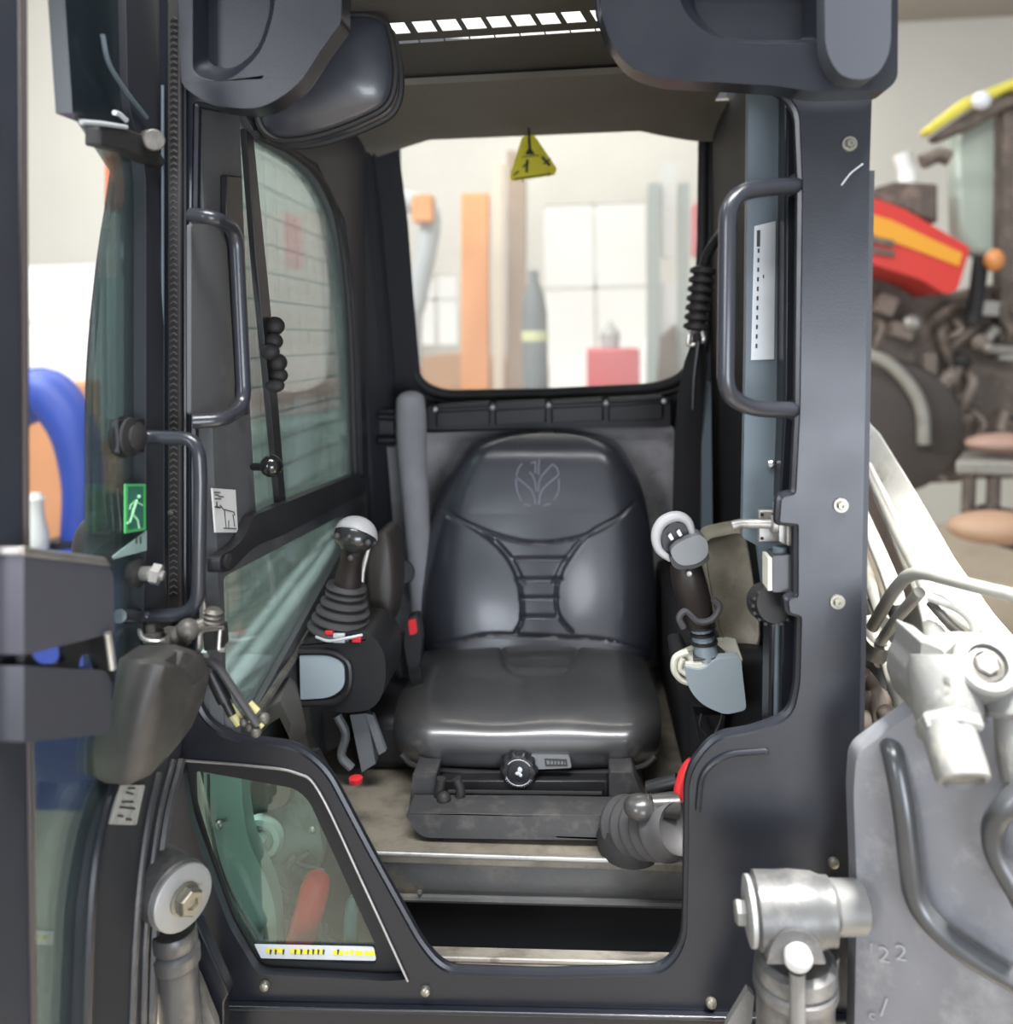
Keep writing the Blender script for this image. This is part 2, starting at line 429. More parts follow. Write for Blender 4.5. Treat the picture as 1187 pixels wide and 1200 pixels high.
# sill rail below the sliding window
MB().plate(plx(fillet([(298, 604, 3), (417, 556, 3), (430, 562, 3), (428, 578, 3), (330, 628, 10), (298, 640, 15), (272, 668, 4), (258, 672, 5), (258, 652, 5), (284, 636, 15)], 6), XL+.018), (-.018, 0, 0)).build('sill_rail', M['plastic'], cab, bevel=.003)
MB().lathe([(.010, 0), (.011, .004), (.006, .006)], PX(265, 658, XL+.018), (1, 0, 0)).build('rail_bolt', M['rubber'], cab)
MB().plate(plx([(280, 120), (300, 158), (368, 200), (396, 262), (410, 350), (420, 450), (420, 558), (300, 606), (287, 300)], XL-.010), (-.003, 0, 0)).build('side_glass', M['gtint'], cab)
MB().plate(plx([(262, 670), (405, 598), (406, 640), (296, 842), (262, 842)], XL-.010), (-.003, 0, 0)).build('lower_side_glass', M['gtint'], cab)
# sliding pane edge strip with latch
MB().plate(plx([(288, 150), (297, 160), (318, 370), (336, 598), (329, 602), (310, 400), (300, 300)], XL+.004), (-.010, 0, 0)).build('pane_edge_strip', M['plastic'], cab, bevel=.001)
lt = MB()
for (x, y, r) in ((322, 382, .015), (320, 400, .014), (316, 412, .013), (325, 425, .015), (326, 440, .013), (322, 452, .011)):
    lt.ball(PX(x, y, XL+.012), (.016, r, r))
lt.build('pane_latch', M['rubber'], cab)
MB().tube([PX(297, 547, XL+.01), P(312, 547, 1.21)], .006).build('latch_rod', M['plastic'], cab)
MB().ball(P(318, 546, 1.20), .0165).build('ball_knob', mat('gloss_black', (.01, .01, .01), .12, coat=.5), cab)
# outer wire guard
wg = MB()
zt, zb = ZR-.03, ZC-.42
yy0, yy1 = 1.2, 2.05
z = zb
while z < zt: wg.tube([(XL-.045, yy0, z), (XL-.045, yy1, z)], .0024, 5); z += .05
y = yy0
while y < yy1: wg.tube([(XL-.049, y, zb), (XL-.049, y, zt)], .0018, 5); y += .055
wg.build('window_guard', M['black'], cab)

# rear left corner post, ribbed
post = MB()
rows = []
for (yl, yr, py) in ((400, 462, 60), (402, 452, 180), (412, 462, 260), (420, 468, 340), (428, 476, 430), (432, 484, 520), (436, 500, 640), (440, 500, 720)):
    a = P(yl-30, py, 1.88); b = P(yr+16, py, 2.07)
    row = []
    for t, d in ((0, 0), (.25, .0), (.3, -.012), (.42, -.012), (.46, .0), (.62, .0), (.66, -.01), (.8, -.006), (1, 0)):
        q = a.lerp(b, t); row.append(V((q.x, q.y + d + .02*math.sin(math.pi*t), q.z)))
    rows.append(row)
post.shell(rows, (-.01, .03, 0)).build('corner_post', M['frame_in'], cab, ang=20)

# rear wall with the window
rw = [(434, 40), (905, 60), (905, 1060), (444, 1060)]
rh = fillet([(448, 120), (455, 190, 15), (463, 270, 25), (470, 340, 20), (477, 420, 30), (493, 452, 25), (520, 463, 20), (640, 461), (770, 455, 20), (806, 440, 25), (818, 400, 20), (823, 280), (825, 120)], 10)
MB().plate(pl(rw, 2.08), BK(.02), [pl(rh, 2.08)]).build('rear_wall', M['frame_in'], cab)
m = MB(); loop = pl(rh, 2.07)
m.tube(loop, .013, 10, closed=True); m.tube([p+V((0, -.006, 0)) for p in pl(fillet([(440, 110), (447, 190, 15), (455, 270, 25), (462, 340, 20), (469, 425, 30), (486, 460, 25), (515, 471, 20), (640, 469), (775, 463, 20), (815, 448, 25), (827, 400, 20), (832, 280), (833, 110)], 10), 2.07)], .006, 8, closed=True)
m.build('rear_window_seal', M['rubber'], cab)
MB().plate(pl([(440, 110), (835, 110), (835, 470), (440, 470)], 2.09), BK(.004)).build('rear_glass', M['gwin'], cab)
# vented black ledge under the window
led = MB().plate(pl(fillet([(500, 476, 4), (785, 466, 4), (786, 500, 4), (502, 504, 4)], 4), 2.0), BK(.06)).build('rear_ledge', M['plastic'], cab, bevel=.004)
m = MB()
xs = [508, 577, 643, 710, 780]
for i in range(4):
    a, b = xs[i]+3, xs[i+1]-3; k = -(10/285)
    f = lambda x, dy: (x, 477 + (x-500)*k + dy)
    m.plate(pl([f(a, -3), f(b, -4), f(b, 2), f(a, 3)], 1.985), BK(.02))
    m.plate(pl([f(a, 7), f(b, 6), f(b, 23), f(a, 24)], 1.99), BK(.02))
m.build('vent_louvres', M['plastic'], led, bevel=.003)
for x in (510, 577, 643, 710, 778):
    MB().ball(P(x, 480-(x-500)*.035, 1.982), .006, 10, 6).build('ledge_clip', M['silverlabel'], led)
# felt lining of the rear wall
MB().plate(pl(fillet([(488, 508, 8), (640, 502), (790, 498, 8), (792, 700), (790, 880), (470, 880), (484, 700)], 4), 2.03), BK(.045)).build('rear_lining', M['felt'], cab, bevel=.01)
MB().plate(pl(fillet([(436, 500, 20), (470, 505, 20), (492, 700, 5), (492, 900, 5), (430, 900, 5)], 10), 1.99), BK(.07)).build('corner_lining', M['felt'], cab, bevel=.015)

# roof with slots, headliner
def rq(m, a, b, c, d): m.plate([PZ(*a, ZR), PZ(*b, ZR), PZ(*c, ZR), PZ(*d, ZR)], (0, 0, .001))
tl = lambda x: 27.6-(x-450.6)*.0633           # upper edge of the wide slots
bl = lambda x: 40.6-(x-458.6)*.0633           # lower edge of the wide slots
t2 = lambda x: 48.5-(x-462)*.063
b2 = lambda x: 51.8-(x-463)*.063
m = MB(); L_, R_ = 330, 830
rq(m, (L_-40, -60), (R_+60, -60), (R_, tl(R_)), (L_, tl(L_)))
rq(m, (L_, bl(L_)), (R_, bl(R_)), (R_, t2(R_)), (L_, t2(L_)))
back_pts = [PZ(L_, b2(L_), ZR), PZ(R_, b2(R_), ZR), V((XR+.02, 2.1, ZR)), V((XL-.02, 2.1, ZR))]
m.plate(back_pts, (0, 0, .001))
x0 = L_
for i, x in enumerate((450.6, 481.8, 510.8, 540, 569, 598, 627, 656.6, 690.5, 720)):
    rq(m, (x0, tl(x0)), (x, tl(x)), (x+8, bl(x+8)), (x0+8, bl(x0+8))); x0 = x+23
rq(m, (x0, tl(x0)), (R_, tl(R_)), (R_, bl(R_)), (x0+8, bl(x0+8)))
x0 = L_
for i in range(10):
    x = 462+i*29.5
    rq(m, (x0, t2(x0)), (x, t2(x)), (x+1, b2(x+1)), (x0+1, b2(x0+1))); x0 = x+28
rq(m, (x0, t2(x0)), (R_, t2(R_)), (R_, b2(R_)), (x0+1, b2(x0+1)))
m.build('slotted_roof', M['liner2'], cab)
hz = ZR - .008
hp = []
for x in range(380, 900, 20): hp.append(PZ(x, 93-(x-460)*.055, hz))
hp = [p for p in hp if XL < p.x < XR]
back = [V((p.x, 2.03, hz)) for p in reversed(hp)]
MB().plate([V((p.x, p.y, hz)) for p in hp]+back, (0, 0, -.012)).build('headliner', M['liner'], cab, bevel=.004)
arch = [(395, 200), (448, 182), (500, 165), (545, 156), (600, 150), (640, 148), (690, 147), (735, 151), (780, 160), (822, 166), (850, 163), (880, 152)]
top = [(x, 60) for x in range(880, 390, -40)]
rows = []
arc3 = smooth3([P(x, y, 2.02) for x, y in arch], 4)
for t in range(7):
    u = t/6
    rows.append([V((p.x, 1.80 + .22*math.sin(u*math.pi/2), (ZR-.02)*(1-(1-math.cos(u*math.pi/2))) + p.z*(1-math.cos(u*math.pi/2)))) for p in arc3])
MB().shell(rows, (0, .012, .008)).build('headliner_valance', M['liner'], cab)

# right interior wall, post trim with sticker, sill
MB().plate([(XR, 1.20, ZC-1.05), (XR, 1.20, ZR), (XR, 2.08, ZR), (XR, 2.08, ZC-1.05)], (.02, 0, 0)).build('right_side_wall', M['black'], cab)
tr = fillet([(877, 70), (926, 70), (924, 300), (920, 500), (917, 640), (915, 860), (903, 858), (905, 720), (896, 700), (888, 640), (870, 630), (874, 400)], 3)
ptrim = MB().plate(pl(tr, 1.20), BK(.018)).build('post_trim', M['trim'], cab, bevel=.003)
MB().plate(pl([(921, 80), (944, 80), (941, 500), (938, 590), (914, 590), (918, 480)], 1.16), BK(.06)).build('post_flange', M['frame'], cab, bevel=.004)
MB().plate(pl([(903, 712), (918, 716), (916, 864), (901, 862)], 1.17), BK(.05)).plate(pl([(916, 716), (944, 722), (940, 870), (914, 864)], 1.15), BK(.03)).build('lower_post_flange', M['frame'], cab, bevel=.005)
MB().tube(pl([(911, 716), (909, 862)], 1.163), .0035, 8).build('flange_bead', M['trim'], cab)
st = MB().plate(pl([(884, 265), (909, 259), (907, 421), (880, 422)], 1.1985), BK(.002)).build('long_decal', M['silverlabel'], ptrim)
m = MB()
a, b = V((889.5, 272)), V((886.5, 406))
for i in range(1, 13):
    t = i/12.; q = a.lerp(b, t)
    if i > 1:
        m.plate(pl([(q.x-1.1, q.y-3), (q.x+1.1, q.y-3.2), (q.x+1.0, q.y+2), (q.x-1.2, q.y+2)], 1.1978), BK(.0006))
m.plate(pl([(887, 270), (891, 269.5), (890.7, 289), (886.8, 289)], 1.1978), BK(.0006))
m.plate(pl([(894, 322), (895.3, 322), (895.3, 326), (894, 326)], 1.1978), BK(.0006))
m.build('decal_print', M['ink'], st)
MB().lathe([(.005, 0), (.0055, .004), (.003, .006)], P(904, 544, 1.20), (-.4, -1, 0)).build('trim_screw', M['chrome'], ptrim)

# grab handles
def handle(name, pts, r, mt, parent, bendr, lab=None):
    path = bend3(pts, bendr, 8)
    return MB().tube(path, r, 16).build(name, mt, parent)
hm = mat('handle_paint', (.03, .032, .04), .28, 0, .1, 12, bump=.04, coat=.3)
h = handle('grab_handle', [P(943, 217, 1.12), P(905, 219, 1.09), P(853, 228, 1.05), P(850, 462, 1.05), P(880, 479, 1.08), P(940, 481, 1.12)], .0105, hm, cab, .045)
m = MB()
for y in (217, 481): MB().box(P(935, y, 1.13), (.02, .03, .026)).build('handle_foot', M['frame'], h, bevel=.003)
h = handle('grab_handle', [PX(224, 252, XL+.012), PX(250, 255, XL+.045), PX(277, 268, XL+.05), PX(287, 476, XL+.05), PX(262, 492, XL+.045), PX(226, 494, XL+.012)], .0095, hm, cab, .04)
MB().plate(plx(fillet([(224, 262), (255, 264, 10), (266, 285, 10), (276, 460, 15), (262, 484, 10), (224, 486)], 4), XL+.006), (-.006, 0, 0)).build('handle_backing_panel', M['panel'], cab, bevel=.001)
MB().plate(plx([(266, 205), (283, 207), (292, 486), (284, 486), (274, 290), (266, 250)], XL+.01), (-.01, 0, 0)).build('panel_edge_strip', M['plastic'], cab, bevel=.002)
s1 = MB().plate(plx([(249, 572), (276, 574), (279, 624), (253, 624)], XL+.0025), (-.0025, 0, 0)).build('paper_decal', M['white'], cab)
m = MB()
def stroke(pts, X, w): m.tube(plx(pts, X), w, 5)
for (x0, x1, y) in ((251, 258, 577), (252, 256, 580), (256, 262, 582), (252, 259, 584.5)): stroke([(x0, y), (x1, y+.3)], XL+.003, .0008)
stroke([(254, 588), (254, 594)], XL+.003, .0012); stroke([(252, 594), (258, 595)], XL+.003, .0012)
for pts in ([(258, 592), (262, 597), (274, 600), (275, 604)], [(263, 598), (265, 618)], [(273, 603), (275, 617)], [(262, 619), (277, 619.5)], [(268, 610), (268, 618)]): stroke(pts, XL+.003, .0007)
m.build('decal_drawing', M['ink'], s1)

# floor, seat platform, step and sill
ZP = P(620, 1003, 1.26).z
MB().box(((XL+XR)/2, (1.26+2.08)/2, ZP-.01), (XR-XL, .82, .02)).build('seat_platform', M['floorm'], cab, bevel=.004)
MB().plate(pl([(300, 1000), (830, 1010), (830, 1062), (300, 1054)], 1.262), BK(.01)).build('platform_face', M['step'], cab)
MB().tube([(XL+.02, 1.258, ZP-.002), (XR, 1.258, ZP-.002)], .0042, 10).build('platform_nosing', M['dsteel'], cab)
MB().tube([P(400, 1050, 1.25), P(810, 1060, 1.25)], .006, 8).build('step_lip', M['step'], cab)
MB().plate([P(480, 1108, 1.21), P(830, 1117, 1.21), P(840, 1146, 1.12), P(470, 1138, 1.12)], (0, 0, -.01)).build('door_sill', mat('worn_sill', (.42, .39, .33), .5, .3, .25, 18, (.16, .13, .10), .3, 16), cab, bevel=.003)
MB().tube([P(500, 1126, 1.155)+V((0, 0, .004)), P(815, 1134, 1.155)+V((0, 0, .004))], .0035, 8).build('sill_ridge', M['steel'], cab)
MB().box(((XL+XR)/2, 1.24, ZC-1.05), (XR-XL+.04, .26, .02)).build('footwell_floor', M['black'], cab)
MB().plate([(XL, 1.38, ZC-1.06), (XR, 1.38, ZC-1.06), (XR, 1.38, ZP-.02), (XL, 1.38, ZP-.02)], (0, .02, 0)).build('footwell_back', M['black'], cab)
bolt(492, 1045, 1.25, .004, cab); 

MB().box(((.17+XR)/2, 1.74, ZP+.13), (XR-.17, .64, .26)).build('right_dark_filler', M['black'], cab, bevel=.02)  # black box added to darken the pale floor right of the seat
MB().box((-.37, 1.78, ZP+.05), (.12, .56, .10)).build('left_dark_filler', M['plastic'], cab, bevel=.02)  # low dark box added so the floor left of the seat stays dark

# padded pod hanging under the roof, top left
po = [(404, 20), (446, 24), (459, 48), (464, 92), (455, 124), (425, 142), (382, 158), (345, 165), (318, 161), (304, 136), (306, 70), (340, 20)]
pod3 = smooth3([P(x, y, 1.30) for x, y in po], 6, True)
c = P(385, 85, 1.30)
rows = []
for t, d in ((1, .05), (1, 0), (.97, -.012), (.9, -.02), (.7, -.03), (.4, -.038), (.02, -.04)):
    rows.append([c.lerp(p, t) + V((0, d, 0)) for p in pod3 + pod3[:1]])
pod = MB().grid(rows).add([p+V((0, .05, 0)) for p in pod3], [tuple(range(len(pod3)))]).build('padded_pod', M['vinyl'], cab, merge=True, ang=60)
MB().tube([p+V((0, -.008, 0)) for p in pod3], .006, 8, closed=True).tube([p+V((0, .035, 0)) for p in pod3], .006, 8, closed=True).build('piped_rim', M['rubber'], pod)
MB().tube([P(350, 60, 1.34), V((P(350, 60, 1.34).x, 1.36, ZR))], .02, 10).build('pod_mount', M['plastic'], pod)

# lower left side window (clear pane in a black painted border) and its decal strip
inner = fillet([(229, 903, 6), (346, 924, 14), (362, 938, 14), (442, 1112, 4), (440, 1130, 4), (303, 1124, 6), (276, 1076, 10), (242, 980, 20), (230, 940)], 8)
outerg = [(200, 885), (352, 898), (384, 922), (490, 1160), (300, 1160), (215, 1000)]
MB().plate(pl(outerg, Y0+.02), BK(.004), [pl(inner, Y0+.02)]).build('lower_window_border', M['black'], cab)
MB().plate(pl(inner, Y0+.021), BK(.002)).build('lower_window_glass', M['glow'], cab)
ds = MB().plate(pl(fillet([(298, 1107, 1), (438, 1110, 4), (441, 1126, 4), (306, 1123, 1)], 3), Y0+.018), BK(.0015)).build('warning_strip', M['silverlabel'], cab)
m = MB(); random.seed(3)
x = 312
while x < 432:
    w = random.choice((4, 6, 9, 12))
    if random.random() < .85:
        yy = 1112 + (x-312)*.02 + random.uniform(-.6, .6)
        m.plate(pl([(x, yy), (x+w, yy+.3), (x+w, yy+5.5), (x, yy+5)], Y0+.0172), BK(.0006))
    x += w+2
m.build('strip_print', M['yellow'], ds)
m = MB()
for x in (316, 322, 331, 345, 352, 360, 366, 372, 378, 395):
    m.plate(pl([(x, 1113), (x+2.5, 1113.3), (x+1.5, 1119), (x, 1118.5)], Y0+.0166), BK(.0005))
m.build('strip_lettering', M['ink'], ds)

# ================================================================== SEAT
seat = thing('operator_seat', P(620, 985, 1.4), 'black vinyl operator seat with an embossed leaf emblem on its backrest', 'seat')
def interp(tab, t):
    if t <= tab[0][0]: return tab[0][1:]
    for a, b in zip(tab, tab[1:]):
        if t <= b[0]:
            s = (t-a[0])/(b[0]-a[0]); s2 = s*s*(3-2*s)*.5 + s*.5
            return tuple(p+(q-p)*s2 for p, q in zip(a[1:], b[1:]))
    return tab[-1][1:]
def hermite(tab, t):
    n = len(tab)
    if t <= tab[0][0]: return tab[0][1:]
    if t >= tab[-1][0]: return tab[-1][1:]
    for i in range(n-1):
        if t <= tab[i+1][0]: break
    res = []
    h = tab[i+1][0]-tab[i][0]; s = (t-tab[i][0])/h
    for c in range(1, len(tab[0])):
        def sl(j):
            if j == 0: return (tab[1][c]-tab[0][c])/(tab[1][0]-tab[0][0])
            if j == n-1: return (tab[-1][c]-tab[-2][c])/(tab[-1][0]-tab[-2][0])
            return (tab[j+1][c]-tab[j-1][c])/(tab[j+1][0]-tab[j-1][0])
        y0, y1 = tab[i][c], tab[i+1][c]; m0, m1 = sl(i)*h, sl(i+1)*h
        res.append((2*s**3-3*s*s+1)*y0+(s**3-2*s*s+s)*m0+(-2*s**3+3*s*s)*y1+(s**3-s*s)*m1)
    return tuple(res)
# outline of the backrest as points, read by height
bt = [(508, 628, 652), (509, 606, 678), (511.5, 585, 697), (516, 566, 712), (523, 550, 724), (533, 539, 733.5), (548, 530, 742), (568, 519, 751), (595, 508, 758), (630, 499, 763.5), (665, 494.5, 766.5), (700, 492.5, 768.5), (740, 495, 768), (775, 500, 762)]
seams = [smooth3([(x, y, 0) for x, y in pts], 4) for pts in (
    [(516, 594), (546, 612), (589, 629), (631, 636), (681, 629), (716, 613), (744, 588)],
    [(525, 604), (564, 624), (592, 649), (608, 681), (612, 723), (604, 742)],
    [(727, 604), (688, 627), (663, 659), (652, 688), (654, 720), (670, 741)],
    [(581, 634), (600, 656), (613, 683)], [(679, 634), (662, 656), (648, 683)],
    [(511, 755), (545, 749), (581, 744), (684, 748), (720, 752), (760, 764)])]
ribs = [(654, 600, 664), (678, 607, 656), (700, 611, 651), (722, 612, 651)]
def segd(px, py, pts):
    best = 1e9
    for a, b in zip(pts, pts[1:]):
        dx, dy = b.x-a.x, b.y-a.y; l = dx*dx+dy*dy
        t = max(0, min(1, ((px-a.x)*dx+(py-a.y)*dy)/l)) if l else 0
        d = (px-a.x-t*dx)**2+(py-a.y-t*dy)**2
        if d < best: best = d
    return math.sqrt(best)
def back_y(px, py, xl, xr):
    v = (py-508)/267.; u = (2*px-xl-xr)/(xr-xl)
    y = 1.86 - .11*v
    y += .028*(1-u*u)*(1 if v > .35 else v/.35)*.9          # dished centre between the side bolsters
    y += .075*max(0, (abs(u)-.58)/.42)**3.6
    y += .055*max(0, (.20-v)/.20)**3.2
    y -= .012*math.exp(-((v-.30)/.16)**2)*(1-u*u)            # head roll
    # lumbar cushions either side of the centre
    for cx in (555, 712): y -= .013*math.exp(-((px-cx)/52)**2-((py-695)/75)**2)
    g = 0
    for sm in seams:
        d = segd(px, py, sm)
        if d < 9: g = max(g, math.exp(-(d/1.8)**2))
    y += .0055*g
    if 600 < px < 664 and 640 < py < 735:
        for (ry, a, b) in ribs:
            if a-3 < px < b+3: y += .0048*math.exp(-((py-ry)/1.9)**2)
    return y
rows = []
NU, NV = 190, 180
for j in range(NV+1):
    tt = j/NV
    py = 508 + 267*(tt**1.35 if tt < .999 else 1)
    xl, xr = hermite(bt, py); row = []
    for i in range(NU+1):
        u = -math.cos(math.pi*i/NU)*.25 + (-1+2*i/NU)*.75
        px = (xl+xr)/2 + u*(xr-xl)/2
        row.append(P(px, py, back_y(px, py, xl, xr)))
    rows.append(row)
MB().shell(rows, (0, .09, 0)).build('backrest', M['vinyl'], seat, ang=50, merge=True)
bkr = bpy.data.objects['backrest']
def bsurf(px, py, off=.0):
    xl, xr = hermite(bt, py); return P(px, py, back_y(px, py, xl, xr)-off)
m = MB()
for st in ([(627.4, 541), (627.4, 554.5)], [(632, 538), (631.2, 547), (631, 556)], [(620.6, 553), (626, 561), (628.4, 576)], [(635.5, 556.5), (632, 564), (630.8, 576)],
           [(606, 560), (620.6, 572), (626, 582), (627.4, 591)], [(654, 557), (637, 572), (632.5, 582), (631.5, 591)], [(635.5, 556.5), (647.6, 543.7)],
           [(647.6, 543.7), (653, 549), (655, 557)], [(612, 543), (607.5, 549), (605, 558.5)], [(604.5, 561), (606, 575), (611, 587)], [(655, 561), (654.5, 575), (649, 586)], [(622, 543), (627, 541)], [(614, 591), (622, 592.5)], [(637, 592.5), (645, 590)]):
    c = smooth3([(x, y, 0) for x, y in st], 4) if len(st) > 2 else [V((x, y, 0)) for x, y in st]
    m.tube([bsurf(q.x, q.y, .0008) for q in c], .0015, 6)
m.build('leaf_emblem', mat('emblem_edge', (.32, .32, .38), .4), bkr)
# cushion
ct = [(750, 1.80, 512, 738), (758, 1.775, 502, 748), (775, 1.70, 490, 756), (795, 1.62, 478, 764), (812, 1.545, 469, 770), (826, 1.48, 464.5, 773), (838, 1.435, 462, 774.5),
      (850, 1.405, 461.5, 775), (864, 1.388, 462, 774), (878, 1.385, 466, 771.5), (889, 1.392, 474, 766), (897, 1.405, 488, 754), (902, 1.43, 505, 738)]
ins = [smooth3([(x, y, 0) for x, y in pts], 3) for pts in ([(585, 748), (590, 765), (601, 786), (657, 788), (672, 768), (684, 748)], [(594, 776), (666, 778)])]
rows = []
for j in range(111):
    py = 750 + 152*j/110.; Y, xl, xr = hermite(ct, py); row = []
    for i in range(121):
        u = -math.cos(math.pi*i/120)*.4 + (-1+2*i/120)*.6
        px = (xl+xr)/2+u*(xr-xl)/2
        y = Y + .075*max(0, (abs(u)-.72)/.28)**2.4
        q = P(px, py, y)
        g = 0
        if py < 800:
            for sm in ins:
                d = segd(px, py, sm)
                if d < 8: g = max(g, math.exp(-(d/2.4)**2))
        w = math.sin(u*7)*.0022*math.exp(-((py-835)/22)**2)
        q = q + V((0, 0, -.005*g + w))
        row.append(q)
    rows.append(row)
MB().shell(rows, (0, .06, -.03)).build('seat_cushion', M['vinyl2'], seat, ang=50, merge=True)
# cushion skirt, pan
MB().tube(smooth3(pl([(470, 884), (488, 898), (540, 904), (620, 907), (700, 905), (750, 899), (768, 886)], 1.405), 6), .005, 8).build('cushion_piping', M['rubber'], seat)
MB().plate([P(490, 905, 1.43), P(752, 905, 1.43), P(740, 905, 1.80), P(500, 905, 1.80)], (0, 0, -.02)).build('seat_pan', M['plastic'], seat, bevel=.004)
base = MB().plate(pl([(512, 915), (714, 915), (714, 954), (512, 952)], 1.375), BK(.30)).build('suspension_box', M['plastic'], seat, bevel=.006)
MB().plate(pl(fillet([(484, 905), (512, 905), (506, 956), (478, 956)], 3), 1.345), BK(.32)).build('seat_rail', M['base'], seat, bevel=.004)
MB().plate(pl(fillet([(714, 905), (742, 905), (760, 956), (714, 956)], 3), 1.345), BK(.32)).build('seat_rail', M['base'], seat, bevel=.004)
MB().tube(pl([(525, 928), (705, 930)], 1.37), .004, 8).build('box_ridge', M['rubber'], base)
tray = fillet([(474, 953, 6), (620, 954), (822, 958, 6), (824, 986, 6), (620, 984), (492, 982, 14)], 6)
MB().plate(pl(tray, 1.285), BK(.055)).build('base_lip', M['base'], seat, bevel=.008, seg=3)
m = MB(); m.tube(bend3(pl([(517, 912), (513, 940), (522, 953), (533, 950), (541, 928), (535, 912)], 1.335), .02), .008, 10); m.ball(P(520, 936, 1.325), .012)
m.build('slide_lever', M['rubber'], seat)
# weight adjuster knob and dial plate
kn = MB(); o = P(609, 897, 1.392)
prof = [(.024, .0), (.030, -.0), (.030, .018), (.027, .022), (.0, .024)]
seg = 60; vs = []; rws = []
for (r, h) in [(.0, 0), (.030, 0), (.030, .018), (.026, .023), (.019, .024), (.018, .021), (.012, .022), (.0, .022)]:
    row = []
    for k in range(seg+1):
        a = 2*math.pi*k/seg; rr = r*(1+.06*math.cos(a*10)) if r > .025 else r
        row.append(o + V((rr*math.cos(a), -h, rr*math.sin(a))))
    rws.append(row)
kn = kn.grid(rws).build('weight_knob', M['plastic'], seat, merge=True)
m = MB()
for a0, a1, r in ((30, 150, .022), (200, 330, .022)):
    m.tube([o+V((r*math.cos(R(a)), -.0245, r*math.sin(R(a)))) for a in range(a0, a1, 8)], .0007, 5)
for k in range(14):
    a = R(210+k*9); m.tube([o+V((.0235*math.cos(a), -.0236, .0235*math.sin(a))), o+V((.026*math.cos(a), -.0228, .026*math.sin(a)))], .0005, 4)
m.ball(o+V((.002, -.023, .004)), (.004, .0012, .005)); m.ball(o+V((-.001, -.023, -.002)), (.005, .0012, .003)); m.ball(o+V((.003, -.023, -.005)), (.003, .0012, .003))
m.build('knob_marking', M['silverlabel'], kn)
dp = MB().plate(pl(fillet([(622, 885, 2), (667, 886, 3), (670, 900, 3), (624, 902, 2)], 3), 1.382), BK(.012)).build('dial_plate', M['headgrey'], seat, bevel=.001)
m = MB(); m.plate(pl([(638, 889), (664, 890), (665, 898), (639, 898)], 1.3812), BK(.0006), [pl([(640, 891), (662, 892), (663, 896), (641, 896)], 1.3812)])
for x in (644, 648, 652, 656, 660): m.plate(pl([(x, 890), (x+1.2, 890), (x+1.2, 898), (x, 898)], 1.381), BK(.0006))
m.build('dial_scale', M['ink'], dp)

# seat belt buckle left of the seat
bk = thing('belt_buckle', P(483, 780, 1.62), 'black seat belt buckle with a red release button, left of the seat', 'seat belt buckle')
MB().plate(pl(fillet([(476, 724, 6), (490, 720, 6), (494, 750), (492, 782, 8), (478, 784, 8), (473, 755)], 6), 1.60), BK(.03)).build('buckle_body', M['plastic'], bk, bevel=.004)
MB().plate(pl(fillet([(478, 727), (487, 725), (489, 742), (480, 745)], 3), 1.596), BK(.01)).build('release_button', M['red'], bk, bevel=.001)
MB().plate(pl([(478, 782), (492, 780), (500, 830), (488, 835)], 1.61), BK(.008)).build('buckle_strap', M['rubber'], bk)

# heater / recline knob behind the left console
kb = thing('round_knob', P(470, 672, 1.72), 'small round black knob between left armrest and backrest', 'knob')
MB().cyl(P(462, 671, 1.76), P(473, 671, 1.70), .025).build('knob_body', M['plastic'], kb)
m = MB(); c = P(470.5, 668, 1.698)
m.tube([c+V((.004*math.cos(R(a)), -.004, .0045*math.sin(R(a))+.0035)) for a in range(0, 360, 30)], .0009, 5, True)
m.tube([c+V((.0045*math.cos(R(a)), -.004, .005*math.sin(R(a))-.0055)) for a in range(0, 360, 30)], .0009, 5, True)
m.build('knob_symbol', M['white'], kb)

# padded restraint bar at the rear left
rb = thing('restraint_bar', P(482, 650, 1.95), 'upright grey padded restraint bar left of the backrest', 'restraint bar')
path = smooth3([P(481, 470, 1.93), P(482, 500, 1.92), P(484, 550, 1.90), P(488, 600, 1.88), P(491, 660, 1.87), P(494, 720, 1.87)], 6)
rr = [.033+.006*math.sin(min(1, i/8)*math.pi/2)-.016*(i/len(path)) for i in range(len(path))]
m = MB().tube(path, rr, 18); m.ball(P(481, 470, 1.93), (.033, .033, .024)); m.build('bar_padding', M['pad'], rb)
m = MB(); m.tube(pl([(443, 488), (472, 490)], 1.95), .008, 10); m.tube(pl([(443, 516), (472, 516)], 1.95), .011, 10); m.plate(pl([(443, 480), (462, 480), (462, 524), (443, 524)], 1.965), BK(.01))
m.build('pivot_bracket', M['frame'], rb, bevel=.002)

# ================================================================== LEFT CONSOLE
lc = thing('joystick_console', P(400, 850, 1.45), 'left joystick console, grey bellows on a black box with pale side insert', 'joystick console', 'joystick consoles')
Yc = 1.40
def bez(pts, Y): return [P(x, y, Y) for x, y in pts]
